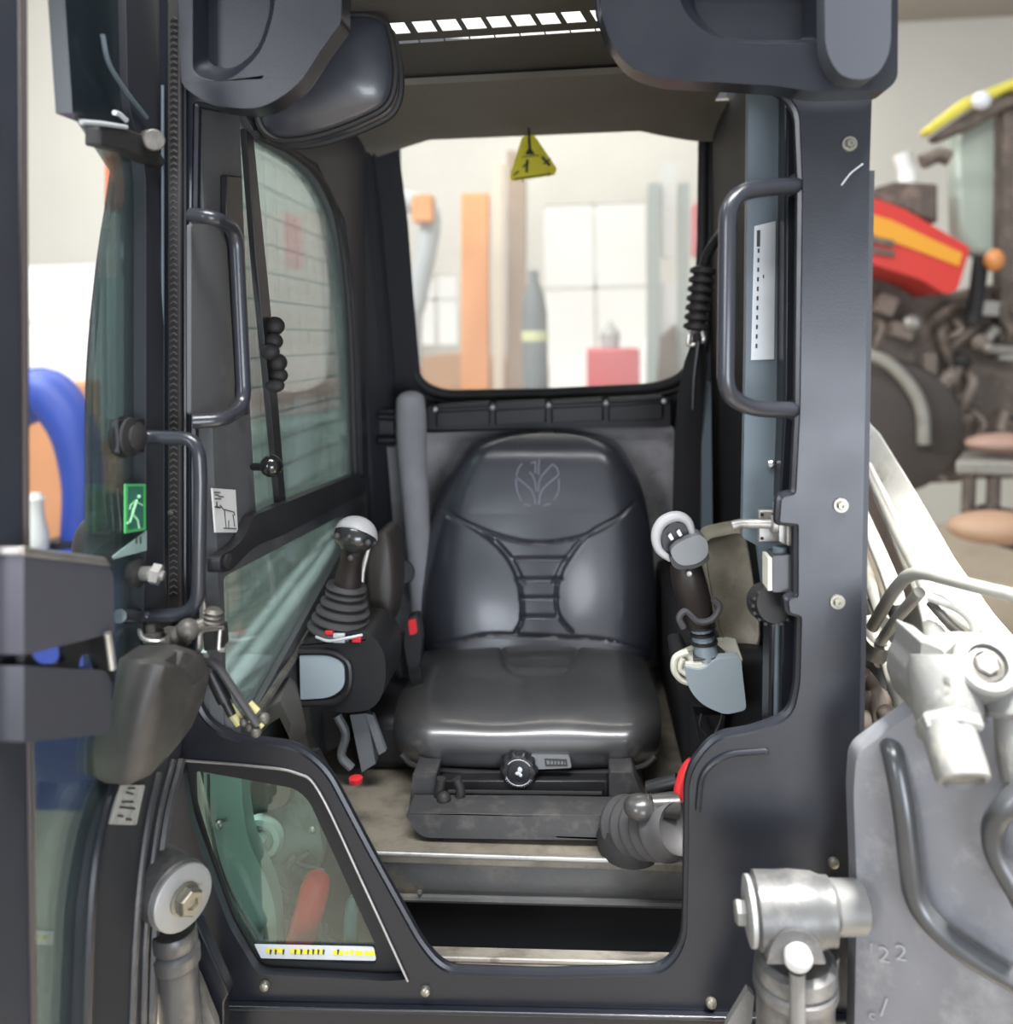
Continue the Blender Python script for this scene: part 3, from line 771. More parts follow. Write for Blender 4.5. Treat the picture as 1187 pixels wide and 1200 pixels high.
# housing: loft of rounded blob
m = MB()
ho = fillet([(350, 756, 4), (378, 742, 10), (432, 740, 12), (450, 762, 16), (453, 800, 20), (440, 832, 20), (400, 836, 10), (352, 822, 5)], 8)
m.plate(bez(ho, Yc), BK(.13)); m.build('console_housing', M['plastic'], lc, bevel=.012, seg=4)
m = MB().plate(bez(fillet([(351, 768, 2), (385, 768, 10), (403, 776, 12), (404, 806, 12), (386, 818, 10), (352, 820, 2)], 8), Yc-.004), BK(.02))
m.build('side_insert', M['silver'], lc, bevel=.002)
loopi = pl([(351, 764), (385, 764), (400, 770), (409, 780), (409, 804), (400, 817), (386, 823), (351, 825)], Yc-.002)
MB().tube(smooth3(loopi, 5), .006, 8).build('insert_rim', M['plastic'], lc)
m = MB(); m.plate([P(352, 758, Yc-.0), P(430, 752, Yc-.0), P(436, 738, Yc+.12), P(372, 740, Yc+.12)], (0, 0, .006)); m.build('console_top', M['grimy'], lc, bevel=.002)
# bellows
a = P(398, 742, Yc+.05); b = P(407, 683, Yc+.05); ax = b-a; L = ax.length
prof = [(.040, -.004), (.046, 0)]
k = 5
for i in range(k):
    r0 = .058 - .0055*i
    h0 = L*(.04+.17*i)
    prof += [(r0-.010, h0), (r0, h0+L*.05), (r0, h0+L*.085), (r0-.010, h0+L*.14)]
prof += [(.036, L*.90), (.034, L*.97), (.022, L), (.018, L*.9)]
MB().lathe(prof, a, ax, 40, (1, 1)).build('bellows', M['bellows'], lc, ang=60)
# grip and head
gpath = smooth3([P(406, 700, Yc+.05), P(409, 672, Yc+.04), P(413, 648, Yc+.03), P(414, 638, Yc+.03)], 6)
MB().tube(gpath, [.022+.002*math.sin(i*.5) for i in range(len(gpath))], 18).build('joystick_grip', M['grip'], lc)
hd = MB(); c = P(416, 628, Yc+.02)
rot = Matrix.Rotation(R(10), 3, 'Y')
hd.ball(c, (.036, .032, .030), 26, 16, rot); hd.build('joystick_head', mat('dark_cap', (.03, .03, .03), .2, coat=.5), lc)
hc = MB(); rows = []
for i in range(9):
    t = R(86)*i/8 + .01; row = []
    for q in range(33):
        an = 2*math.pi*q/32; p = V((.038*math.sin(t)*math.cos(an), .034*math.sin(t)*math.sin(an), .033*math.cos(t)))
        row.append(c + V((.001, 0, .001)) + Matrix.Rotation(R(14), 3, 'Y') @ Matrix.Rotation(R(-35), 3, 'X') @ p)
    rows.append(row)
hc.shell(rows, (0, 0, -.003)).build('pale_cap', M['pale'], lc)
m = MB()
for x, y in ((395, 628), (431, 636), (411, 654)): MB().ball(P(x, y, Yc-.01), .0055).build('trigger_button', M['bellows'], lc)
m = MB(); m.box(P(386, 741, Yc-.0), (.014, .01, .008)); m.build('red_connector', M['red'], lc, bevel=.002); MB().box(P(418, 748, Yc-.0), (.016, .012, .012)).build('red_connector', M['red'], lc, bevel=.002)
m = MB(); m.box(P(398, 747, Yc-.0), (.020, .012, .016)); m.tube(smooth3([P(370, 746, Yc), P(385, 751, Yc-.01), P(405, 748, Yc-.01), P(425, 744, Yc)], 5), .003, 6); m.build('white_connector', M['silverlabel'], lc, bevel=.002)
# bracket beneath
m = MB(); m.plate(bez([(410, 838), (430, 836), (440, 895), (424, 905)], Yc+.03), BK(.02)); m.plate(bez([(428, 836), (437, 838), (452, 880), (444, 885)], Yc+.02), BK(.01)); m.tube(smooth3(pl([(395, 838), (405, 860), (400, 885), (412, 900)], Yc+.04), 5), .008, 8)
m.build('console_bracket', mat('bracket_grey', (.14, .15, .16), .45), lc)
# armrest pad edge-on (dark disc)
ar = thing('armrest', P(448, 740, 1.62), 'left armrest, dark brown oval pad seen edge on behind the joystick', 'armrest')
rows = []
ao = smooth3(pl([(436, 632), (448, 622), (458, 632), (462, 665), (462, 700), (455, 735), (446, 742), (436, 725), (430, 690), (430, 655)], 1.58), 5, True)
c = P(446, 682, 1.58)
for t, d in ((1, .09), (1, .01), (.95, 0), (.7, -.006), (.02, -.008)):
    rows.append([c.lerp(p, t)+V((0, d, 0)) for p in ao+ao[:1]])
MB().grid(rows).add([p+V((0, .09, 0)) for p in ao], [tuple(range(len(ao)))]).build('armrest_pad', mat('dark_armrest', (.045, .038, .033), .5, 0, .2, 10), ar, merge=True, ang=60)
MB().tube(smooth3(pl([(432, 640), (424, 680), (428, 730)], 1.575), 5), .005, 8).build('pad_trim', M['steel'], ar)
MB().tube([P(450, 730, 1.64), P(470, 790, 1.66)], .014).build('armrest_arm', M['plastic'], ar)
# left trim shelf of the cab interior
m = MB(); m.plate([PX(292, 868, -.46), PX(402, 655, XL+.01), P(420, 700, 1.75), P(440, 900, 1.45), P(330, 900, 1.2)], (0, 0, -.05)); 
m = MB(); rows = []
for (ax_, ay, aY), (bx, by, bY), (cx, cy, cY) in (((300, 846, 1.20), (328, 822, 1.24), (345, 905, 1.30)), ((326, 797, 1.40), (345, 778, 1.46), (385, 900, 1.58)), ((362, 728, 1.58), (384, 705, 1.62), (440, 860, 1.70)), ((402, 655, 1.85), (414, 650, 1.88), (470, 800, 1.88))):
    A, B, C = P(ax_, ay, aY), P(bx, by, bY), P(cx, cy, cY)
    rows.append([A, A.lerp(B, .6)+V((0, 0, .004)), B, B.lerp(C, .25)+V((.01, 0, -.005)), B.lerp(C, .6), C])
m.shell([[q for q in r] for r in rows], (-.005, .01, -.03)).build('left_side_moulding', mat('moulding_tan', (.13, .125, .115), .65, 0, .2, 9, (.22, .20, .17), .2, 9), cab, ang=60)
MB().tube([P(302, 836, 1.16), P(345, 770, 1.40), P(402, 652, 1.80)], .006, 8).build('glass_ledge_strip', M['grimy'], cab)
MB().lathe([(.010, 0), (.011, .004), (.011, .008), (.004, .010)], P(417, 917, 1.32), (0, 0, 1)).build('red_cap', M['red'], cab)

# ================================================================== RIGHT CONSOLE
rc = thing('joystick_console', P(830, 850, 1.40), 'right joystick console, uncovered shaft on a cream and silver housing', 'joystick console', 'joystick consoles')
Yr = 1.36
top = [P(787, 762, Yr), P(786, 756, Yr+.05), P(800, 752, Yr+.1), P(858, 744, Yr+.12), P(869, 762, Yr+.03), P(866, 772, Yr)]
m = MB(); m.plate([P(790, 764, Yr), P(812, 754, Yr+.07), P(850, 745, Yr+.11), P(862, 746, Yr+.11), P(870, 770, Yr+.0), P(868, 776, Yr-.005), P(800, 776, Yr-.005)], (0, 0, -.02)); m.build('cream_top', M['cream'], rc, bevel=.007, seg=3)
m = MB(); m.plate(pl(fillet([(802, 782, 3), (824, 786, 8), (838, 772, 14), (868, 770, 5), (875, 832, 6), (850, 838), (822, 826, 22), (806, 806, 16)], 8), Yr-.012), BK(.022)); m.build('silver_cover', M['silver'], rc, bevel=.005, seg=3)
m = MB(); m.plate(pl(fillet([(789, 768), (806, 766), (820, 800), (826, 828), (806, 822), (794, 808)], 6), Yr+.012), BK(.1)); m.build('dark_liner', M['plastic'], rc, bevel=.005)
m = MB(); m.tube(smooth3(pl([(806, 764), (792, 770), (790, 785), (798, 796), (808, 800)], Yr-.002), 6), .0055, 8); m.tube(smooth3(pl([(800, 772), (797, 784), (806, 792)], Yr-.008), 6), .004, 8); m.build('white_cable', M['cream'], rc)
m = MB(); m.plate([P(812, 775, Yr-.006), P(812, 765, Yr+.03), P(840, 757, Yr+.05), P(850, 766, Yr+.02), P(838, 774, Yr-.006)], (0, 0, .004)); m.build('shaft_slot', M['bellows'], rc, bevel=.002)
shf = [P(829, 775, Yr+.01), P(824, 748, Yr+.02), P(820, 728, Yr+.02)]
m = MB(); m.tube(shf, [.019, .018, .017], 12); m.build('joystick_shaft', mat('shaft_grey', (.20, .24, .27), .4), rc)
m = MB()
for (x, y, r) in ((825, 752, .022), (823, 742, .021), (821, 733, .024)): MB().lathe([(r*.8, -.004), (r, -.002), (r, .002), (r*.8, .004)], P(x, y, Yr+.02), (-.1, 0, 1), 20).build('shaft_collar', M['plastic'], rc)
m = MB(); m.tube(smooth3(pl([(801, 736), (796, 724), (804, 716), (818, 728), (834, 726), (843, 712), (836, 702)], Yr-.01), 6), .0055, 8); m.build('wire_clamp', M['bellows'], rc)
gp = smooth3([P(819, 728, Yr+.02), P(814, 705, Yr+.01), P(807, 680, Yr), P(803, 660, Yr)], 6)
MB().tube(gp, [.0235+.0035*math.sin(math.pi*i/len(gp)) for i in range(len(gp))], 20).build('joystick_grip', M['grip'], rc)
m = MB(); rot = Matrix.Rotation(R(-14), 3, 'Y')
m.plate([P(x, y, Yr-.035) for x, y in fillet([(783, 645, 10), (800, 633, 10), (820, 626, 6), (829, 633, 6), (831, 650, 10), (818, 661, 12), (795, 664, 12)], 8)], BK(.045)); m.build('joystick_head', M['headgrey'], rc, bevel=.010, seg=4)
m = MB(); m.plate([P(x, y, Yr-.03) for x, y in fillet([(783, 652, 6), (830, 646, 4), (832, 657, 8), (815, 667, 10), (790, 668, 10)], 6)], BK(.055)); m.build('head_underside', M['plastic'], rc, bevel=.006)
arcp = smooth3(pl([(786, 656), (772, 644), (769, 626), (777, 611), (793, 605), (806, 611), (812, 626)], Yr-.012), 6)
MB().tube(arcp, [.0045+.0045*math.sin(math.pi*min(1, i/len(arcp)*1.0)) for i in range(len(arcp))], 12).build('pale_shell_ring', M['pale'], rc)
m = MB(); m.plate(pl(fillet([(774, 626, 5), (788, 611, 6), (803, 614, 5), (811, 632, 4), (792, 645, 5), (778, 646, 4)], 4), Yr-.012), BK(.02)); m.build('button_panel', M['plastic'], rc, bevel=.002)
for x, y in ((787, 628), (797, 623.5)):
    MB().plate(pl([(x-4, y+1), (x-.5, y-2.5), (x+3, y+4), (x-.5, y+6)], Yr-.022), BK(.01)).build('white_button', M['white'], rc, bevel=.001)
MB().lathe([(.0, 0), (.004, .001), (.004, .006)], P(808, 673, Yr-.04), (0, 1, 0)).build('grip_screw', M['steel'], rc)
m = MB(); m.plate(pl([(815, 838), (850, 838), (845, 880), (825, 885)], Yr+.03), BK(.04)); m.tube(smooth3(pl([(822, 836), (820, 850), (828, 862)], Yr), 5), .002, 5); m.tube(smooth3(pl([(846, 836), (843, 848), (838, 858)], Yr), 5), .002, 5); m.build('console_bracket', M['plastic'], rc)

ra = thing('armrest', P(870, 765, 1.55), 'right armrest, worn tan pad standing behind the bare joystick', 'armrest')
ao = smooth3(pl([(826, 628), (845, 621), (870, 619), (878, 640), (886, 690), (892, 730), (889, 762), (862, 766), (845, 752), (835, 715), (828, 680), (824, 650)], 1.46), 5, True)
c = P(858, 690, 1.46); rows = []
for t, d in ((1, .05), (1, .012), (.96, .002), (.9, .0), (.85, .005), (.5, .004), (.02, 0)):
    rows.append([c.lerp(p, t)+V((0, d, 0)) for p in ao+ao[:1]])
MB().grid(rows).add([p+V((0, .05, 0)) for p in ao], [tuple(range(len(ao)))]).build('armrest_pad', M['tan'], ra, merge=True, ang=60)
MB().tube([P(862, 760, 1.50), P(868, 860, 1.52)], .012).build('armrest_arm', M['plastic'], ra)

# door striker and latch on the right post
sk = thing('door_striker', P(910, 617, 1.16), 'bare steel striker pin and bracket on the right door post', 'door striker')
MB().tube(bend3([P(858, 616, 1.14), P(866, 613.5, 1.14), P(924, 614, 1.14)], .01), .0065, 12).build('striker_pin', M['dsteel'], sk)
m = MB(); m.plate(pl([(889, 598), (918, 598), (918, 636), (889, 636)], 1.165), BK(.01)); m.build('striker_plate', M['dsteel'], sk, bevel=.002)
m = MB(); m.plate(pl([(912, 594), (920, 592), (921, 640), (913, 636)], 1.13), BK(.035)); m.plate(pl([(922, 592), (930, 592), (930, 640), (922, 640)], 1.12), BK(.03)); m.build('striker_bracket', M['dsteel'], sk, bevel=.002)
m = MB(); m.cyl(P(903, 614, 1.14)+V((0, 0, 0)), P(911, 614, 1.14), .012); m.cyl(P(921, 614, 1.13), P(927, 614, 1.13), .010); m.build('striker_nut', M['dsteel'], sk)
m = MB()
for x, y in ((893, 603), (893, 631), (906, 603)): MB().ball(P(x, y, 1.164), .0022).build('plate_hole', M['black'], sk)
lk = thing('door_latch', P(915, 690, 1.16), 'dark grey latch block with a cream strip below the striker', 'door latch')
MB().plate(pl(fillet([(905, 652), (928, 650), (928, 694), (905, 694)], 3), 1.12), BK(.04)).build('latch_block', mat('latch_grey', (.05, .053, .058), .4), lk, bevel=.003)
MB().plate(pl([(900, 654), (904.5, 654), (904.5, 692), (900, 692)], 1.118), BK(.035)).build('cream_strip', M['cream'], lk)
MB().plate(pl(fillet([(929, 640), (936, 640), (935, 696), (929, 696)], 3), 1.11), BK(.03)).build('latch_cover', M['plastic'], lk, bevel=.002)
m = MB(); o = P(903, 706, 1.15); prof = []
m.lathe([(.0, -.02), (.026, -.018), (.026, .012), (.0, .014)], o, (.3, -1, .2), 30)
for k in range(16):
    a = R(k*22.5); m.box(o + V((.026*math.cos(a), -.006, .026*math.sin(a))), (.004, .02, .004), Matrix.Rotation(-a, 3, 'Y'))
m.build('rubber_gear_foot', M['rubber'], lk)
MB().cyl(P(914, 640, 1.14), P(914, 652, 1.14), .010).build('latch_boss', M['trim'], lk)

# ================================================================== SEAT BELT
sb = thing('seat_belt', P(815, 600, 1.8), 'black seat belt with a ribbed boot hanging beside the rear window', 'seat belt')
m = MB(); a = P(815, 388, 1.85); b = P(824, 312, 1.85); ax = b-a; L = ax.length; prof = [(.018, 0)]
for i in range(7):
    h = L*(i/7.); prof += [(.019, h+.002), (.027, h+L/28), (.027, h+L/11), (.019, h+L/7-.002)]
prof += [(.012, L)]
m.lathe(prof, a, ax, 24); m.build('ribbed_boot', M['rubber'], sb, ang=60)
m = MB(); m.tube(smooth3([P(824, 314, 1.85), P(830, 296, 1.83), P(842, 278, 1.80), P(856, 262, 1.75)], 6), .011, 10); m.build('upper_strap', M['plastic'], sb)
m = MB(); m.tube(bend3(pl([(808, 392), (822, 384), (826, 400), (806, 406), (808, 392)], 1.84), .01), .005, 8); m.build('belt_guide', M['steel'], sb)
rows = []
for (x0, x1, y, Yy) in ((812, 824, 398, 1.84), (802, 830, 425, 1.86), (795, 826, 460, 1.88), (790, 822, 520, 1.9), (788, 822, 600, 1.92), (788, 822, 700, 1.93), (790, 824, 800, 1.94)):
    rows.append([P(x0, y, Yy), P((x0*2+x1)/3, y, Yy-.01), P((x0+x1*2)/3, y, Yy-.01), P(x1, y, Yy)])
MB().shell(rows, (0, .006, 0)).build('belt_webbing', mat('webbing', (.012, .012, .014), .85, bump=.3), sb)
MB().tube(smooth3(pl([(819, 400), (814, 440), (812, 480)], 1.82), 5), .004, 8).build('webbing_fold', M['frame'], sb)
MB().plate(pl([(822, 448), (833, 448), (835, 620), (822, 620)], 1.9), BK(.03)).build('belt_bracket', M['trim'], sb)

# hanging warning triangle
wt = thing('warning_tag', P(621, 205, 1.98), 'yellow triangular warning tag hanging on a black cord in the rear window', 'tag')
MB().plate(pl(fillet([(612, 160, 3), (626, 158, 3), (653, 198, 3), (649, 205, 2), (600, 212, 2), (597, 207, 3)], 3), 1.96), BK(.004)).build('tag_plate', M['yellow'], wt)
MB().tube(pl([(619.5, 148), (620.5, 165)], 1.955), .0025, 6).build('cord', M['black'], wt)
m = MB(); q = lambda pts, w: m.tube(pl(pts, 1.957), w, 5)
q([(620, 163), (621, 178)], .003); m.plate(pl([(620.5, 172), (627, 181), (615, 181)], 1.956), BK(.001))
q([(618, 187), (617, 202)], .0028); q([(619, 190), (613, 196)], .002); q([(635, 184), (644, 194)], .003); q([(637, 192), (645, 186)], .002); q([(602, 205), (608, 201)], .0018); q([(603, 210), (645, 204)], .0014); q([(612, 184), (632, 182)], .001)
q([(612, 214), (613, 208)], .001); q([(643, 207), (643, 202)], .001)
m.build('tag_pictogram', M['ink'], wt)

# boot and red lever in the right footwell
fb = thing('foot_pedal_boot', P(745, 1000, 1.30), 'black ribbed rubber boot with a ball end lying right of the seat base', 'rubber boot')
a = P(722, 966, 1.33); b = P(754, 934, 1.22); ax = b-a; L = ax.length; prof = [(.030, -.01), (.040, 0)]
for i in range(5): h = L*(.03+.17*i); prof += [(.039, h), (.045, h+L*.05), (.045, h+L*.09), (.039, h+L*.14)]
prof += [(.040, L*.92), (.034, L), (.020, L*.9)]
a2 = P(738, 960, 1.30)
MB().lathe(prof, P(728, 968, 1.30), V((.045, -.07, .04)), 36).build('ribbed_boot', M['bellows'], fb, ang=60)
m = MB(); m.lathe([(.05, 0), (.052, .02), (.045, .04), (.030, .05)], P(738, 992, 1.29), (.02, -.1, .9), 30); m.build('boot_base', M['rubber'], fb)
m = MB(); m.ball(P(750, 946, 1.20), (.024, .022, .018)); m.tube([P(740, 946, 1.21), P(765, 940, 1.20)], .012); m.tube([P(762, 944, 1.20), P(792, 944, 1.21)], [.015, .019], 14); m.build('ball_end', mat('ball_grey', (.045, .043, .042), .3, coat=.3), fb)
fl = thing('footwell_lever', P(800, 1000, 1.22), 'bright red curved lever with black fittings beside the ribbed boot', 'lever')
MB().tube(smooth3(pl([(812, 893), (804, 902), (797, 922), (796, 940), (802, 952), (812, 954)], 1.215), 6), .0085, 10).build('red_lever', M['red'], fl)
m = MB(); m.box(P(802, 968, 1.22), (.03, .03, .02)); m.build('red_collar', M['red'], fl, bevel=.004)
m = MB(); m.ball(P(785, 990, 1.22), (.020, .02, .024)); m.ball(P(803, 985, 1.22), (.02, .02, .028)); m.tube([P(760, 925, 1.26), P(795, 915, 1.25)], .012); m.ball(P(806, 930, 1.24), (.014, .02, .02)); m.build('lever_fitting', M['plastic'], fl)

# ================================================================== CAB DOOR (open, left)
dh, dn = P(178, 600, 1.07), P(14, 600, .80)
DN = (dn-dh).cross(V((0, 0, 1))).normalized()
if DN.x < 0: DN = -DN
def PD(px, py, off=0.): return PP(px, py, dh + DN*off, DN)
def pld(pts, off=0.): return [PD(x, y, off) for x, y in pts]
door = thing('cab_door', PD(100, 1200), 'glazed cab door swung open at the left, with an inner pull handle', 'door')
MB().plate(pld([(-30, -60), (24, -60), (29, 600), (40, 1260), (-30, 1260)], .02), -DN*.035).build('leading_frame', mat('leading_blue_grey', (.035, .04, .052), .4, 0, .15, 12), door, bevel=.005)
MB().tube([PD(27, -60, .022), PD(30, 600, .022), PD(40, 1260, .022)], .0035, 8).build('leading_seal', mat('seal_brown', (.06, .045, .045), .5), door)
MB().plate(pld([(78, -60), (175, -60), (172, 700), (140, 900), (110, 1050), (98, 1260), (30, 1260), (30, 790), (102, 780), (104, 520), (110, 400), (120, 290), (133, 200), (90, 135)], 0), -DN*.005).build('door_glass', M['gdoor'], door)
# hinge-side frame with its curved lower sweep
hs = fillet([(146, -60), (192, -60), (196, 100), (192, 400), (192, 690, 30), (214, 780, 30), (213, 890, 40), (196, 960, 40), (181, 1080, 40), (175, 1262), (97, 1262), (106, 1050, 40), (122, 960, 30), (150, 900, 30), (166, 760, 20), (171, 640), (171, 200, 20), (150, 120, 20)], 6)
MB().plate(pld(hs, .016), -DN*.03).build('hinge_frame', M['frame_in'], door, bevel=.004)
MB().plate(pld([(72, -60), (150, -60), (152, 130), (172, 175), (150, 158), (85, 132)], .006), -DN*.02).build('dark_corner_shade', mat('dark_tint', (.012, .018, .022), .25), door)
for k, (pts, r, mt) in enumerate((([(140, 905), (122, 960), (108, 1050), (99, 1262)], .006, 'frame'), ([(212, 890), (195, 960), (182, 1080), (176, 1262)], .007, 'base'),
                     ([(203, 890), (186, 960), (172, 1080), (166, 1262)], .0045, 'base'), ([(186, 905), (172, 970), (160, 1080), (152, 1262)], .005, 'base'))):
    MB().tube(smooth3(pld(pts, .018), 8), r, 8).build('frame_rib', M[mt], door)
MB().tube(smooth3(pld([(120, 40), (128, 75), (150, 110), (172, 138)], .022), 6), .003, 6).build('glass_edge', M['trim'], door)
dl = MB().plate(pld(fillet([(141, 920, 2), (170, 920, 2), (160, 967, 3), (129, 966, 3)], 3), .020), -DN*.003).build('door_label', M['greylabel'], door)
m = MB()
for pts in ([(150, 924), (158, 924)], [(148, 929), (156, 931)], [(140, 946), (158, 948)], [(143, 940), (156, 940)], [(138, 956), (144, 957)], [(148, 960), (154, 961)]): m.tube(pld(pts, .0205), .0011, 5)
m.build('label_print', M['ink'], dl)
# exit sticker: running figure on green
PDs = lambda pts, o: pld(pts, o)
ex = MB().plate(pld([(147, 567), (171, 567), (171, 621), (147, 625)], .0205), -DN*.002).build('exit_sticker', M['green'], door)
m = MB()
m.ball(PD(162.5, 582, .0215), .0027, 10, 6)
for pts, w in (([(160, 586), (156, 598), (155, 603)], .0022), ([(160, 588), (167, 592)], .0012), ([(159, 587), (153, 592), (152, 597)], .0011), ([(155, 602), (161, 609), (163, 619)], .0016), ([(155, 603), (152, 612), (149, 613)], .0016)):
    m.tube(pld(pts, .0215), w, 6)
m.build('running_figure', mat('pale_green', (.30, .62, .36), .5), ex)
m = MB(); m.plate(pld([(150, 570), (168, 570), (168, 618), (150, 621)], .021), -DN*.001); m.build('dark_doorway', mat('dark_green', (.03, .14, .10), .5), ex)
m = MB(); m.tube(pld([(160, 629), (160, 637)], .021), .001, 5); m.tube(pld([(165, 629), (165, 637)], .021), .001, 5); m.build('sticker_foot_marks', M['ink'], ex)
MB().plate(pld([(133, 652), (172, 622), (172, 645), (134, 655)], .0175), -DN*.002).build('pale_glass_corner', mat('pale_corner', (.30, .42, .39), .4), door)
# pull handle
hh = [PD(146, 512, .01), P(165, 512, 1.03), P(226, 512, 1.02), P(242, 540, 1.02), P(232, 705, 1.02), P(222, 722, 1.02), P(160, 722, 1.03), PD(140, 722, .012)]
hp_ = [PD(146, 512, .01), P(172, 512, 1.02), P(232, 514, 1.01), P(235, 560, 1.01), P(232, 720, 1.01), P(165, 722, 1.02), PD(140, 722, .01)]
hd_ = MB().tube(bend3(hp_, .035, 8), .0085, 16).build('pull_handle', hm, door)
m = MB(); o = PD(150, 512, .014)
m.lathe([(.024, -.012), (.026, -.006), (.020, -.004), (.020, 0), (.024, .002), (.024, .006), (.015, .009), (.015, .012), (.018, .014), (.010, .020)], o, DN, 24); m.build('handle_mount', M['rubber'], hd_)
MB().plate(pld([(138, 492), (171, 490), (171, 530), (140, 532)], .014), -DN*.012).build('mount_plate', M['plastic'], door, bevel=.002)
sc_ = MB(); o = PD(163, 672, .02)
sc_.lathe([(.016, -.01), (.018, 0), (.010, .004)], o, DN, 20); sc_ = sc_.build('stop_grommet', M['rubber'], door)
m = MB(); m.tube([PD(166, 672, .022), PD(180, 672, .045)], .009, 14); m.tube([PD(178, 672, .04), PD(188, 674, .05)], .013, 6); m.tube([PD(187, 674, .05), PD(192, 675, .055)], .006, 8); m.build('stop_bolt', M['steel'], sc_)
# hinge hardware near the top
m = MB(); m.plate(pld([(118, 148), (150, 150), (175, 160), (196, 190), (190, 196), (150, 178), (118, 170)], .03), -DN*.02); m.build('upper_hinge', M['rubber'], door, bevel=.003)
m = MB(); m.cyl(PD(174, 164, .02), PD(181, 164, .05), .013); m.build('hinge_bolt', M['grimy'], door)
m = MB(); m.tube(smooth3(pld([(134, 132), (140, 134), (148, 141)], .03), 4), .003); m.tube(smooth3(pld([(95, 143), (120, 145), (148, 149)], .03), 4), .0028); m.build('wire_clip', M['silverlabel'], door)
bolt(201, 600, 1.09, .004, cab, name='rivet')
# wiper arm seen through the glass
m = MB(); m.tube(smooth3(pld([(133, 215), (120, 290), (108, 400), (104, 500), (106, 640)], -.03), 6), .005, 8); m.tube(pld([(122, 300), (125, 640)], -.03), .003, 6); m.build('wiper_arm', M['plastic'], door)
m = MB(); m.tube(smooth3(pld([(108, 600), (118, 585), (138, 590), (136, 650)], -.04), 5), .010, 8); m.ball(PD(112, 650, -.05), (.03, .02, .05)); m.ball(PD(130, 630, -.05), (.02, .02, .04)); m.build('lower_wiper_motor', M['rubber'], door)
m = MB(); m.tube(smooth3(pld([(104, 612), (114, 604), (134, 610)], -.02), 5), .005, 8); m.build('wiper_bracket', M['trim'], door)
# lock case on the leading edge: two boxes joined by a punched web
lock = MB().plate(pld(fillet([(28, 642, 2), (125, 660, 6), (133, 672, 6), (134, 742, 4), (120, 745, 4), (28, 768, 2)], 4), .050), -DN*.035)
lock = lock.build('upper_lock_case', mat('case_grey', (.075, .075, .092), .45), door, bevel=.004)
MB().plate(pld([(28, 640), (124, 653), (132, 664), (118, 662), (28, 651)], .052), -DN*.04).build('case_top_edge', M['steel'], lock, bevel=.002)
MB().plate(pld(fillet([(28, 780, 2), (125, 786, 5), (131, 800, 4), (130, 858, 8), (110, 862, 4), (28, 870, 2)], 4), .050), -DN*.035).build('lower_lock_case', mat('case_grey2', (.055, .057, .068), .45), door, bevel=.004)
MB().plate(pld([(28, 752), (134, 738), (134, 800), (28, 800)], .042), -DN*.008, [pld(fillet([(36, 764, 6), (50, 752, 6), (76, 748, 6), (78, 772, 6), (70, 778, 6), (45, 778, 10)], 6), .042), pld(fillet([(96, 766, 8), (112, 766, 8), (116, 784, 3), (92, 784, 3)], 5), .042)]).build('lock_web', M['plastic'], door, bevel=.001)
MB().tube(smooth3(pld([(126, 742), (129, 760), (132, 784)], .06), 4), .004, 8).build('lock_spring', M['steel'], door)
# curved housing at the foot of the hinge side
rows = []
for t in range(11):
    u = t/10; xs_ = 101+124*u
    yt = 772 + (0 if u < .5 else (u-.5)*26); yb = interp([(0, 905), (.2, 918), (.5, 920), (.7, 908), (.85, 885), (1, 850)], u)[0]
    if u > .9: yt += 14*(u-.9)*10
    Yd = .935 - .04*math.sin(math.pi*min(1, u*1.15)) + (.04*(u-.6)/.4 if u > .6 else 0)
    xx0 = 138+86*u if u > .05 else 138
    rows.append([P(interp([(0, 140), (1, 224)], u)[0], yt, Yd+.01), P(interp([(0, 138), (1, 226)], u)[0], yt+6, Yd), P(interp([(0, 132), (.4, 160), (1, 225)], u)[0], yt+(yb-yt)*.35, Yd-.01), P(interp([(0, 106), (.4, 145), (1, 220)], u)[0], yt+(yb-yt)*.75, Yd-.008), P(interp([(0, 100), (.4, 142), (1, 214)], u)[0], yb-4, Yd), P(interp([(0, 104), (.4, 144), (1, 208)], u)[0], yb, Yd+.012)])
MB().shell(rows, (0, .045, 0)).build('corner_housing', mat('housing_grey', (.045, .043, .041), .5, 0, .25, 7, (.085, .08, .07), .3, 7), door, ang=45)
# ------ hinge bracket, hoses and connectors at the foot of the left post
hb = thing('hinge_bracket', P(190, 745, 1.06), 'greasy steel bracket with a bolt and wiring at the foot of the left post', 'bracket')
m = MB(); m.plate([P(160, 738, 1.03), P(168, 750, 1.0), P(190, 752, 1.0), P(204, 744, 1.03), P(206, 734, 1.07), P(165, 730, 1.07)], (0, 0, -.005)); m.tube(smooth3([P(152, 712, 1.03), P(160, 722, 1.02), P(163, 735, 1.01), P(168, 748, 1.0), P(186, 752, 1.0), P(200, 746, 1.02)], 5), .0035, 6)
m.build('bracket_plate', M['steel'], hb, bevel=.001)
m = MB(); o = P(178, 742, 1.02); m.lathe([(.015, -.003), (.015, .002), (.011, .003)], o, (0, 0, 1), 20); m.lathe([(.010, 0), (.010, .009), (.007, .013), (.003, .016)], o+V((0, 0, .002)), (0, 0, 1), 8); m.build('bracket_bolt', M['grimy'], hb)
m = MB(); m.tube(smooth3([P(192, 764, 1.02), P(205, 752, 1.01), P(216, 742, 1.0), P(226, 735, 1.0), P(243, 728, 1.01)], 6), [.008, .009, .010, .011, .012, .013, .014, .014, .012, .014, .015, .014, .011, .010, .009, .008, .009, .009, .008, .008, .007, .007, .007, .007, .007], 12)
m.ball(P(220, 738, .995), .014); m.lathe([(.010, -.01), (.012, -.006), (.009, -.003), (.012, 0), (.009, .003), (.012, .006), (.008, .01)], P(249, 722, 1.01), (.2, 0, 1), 18); m.build('ball_joint_rod', M['grimy'], hb)
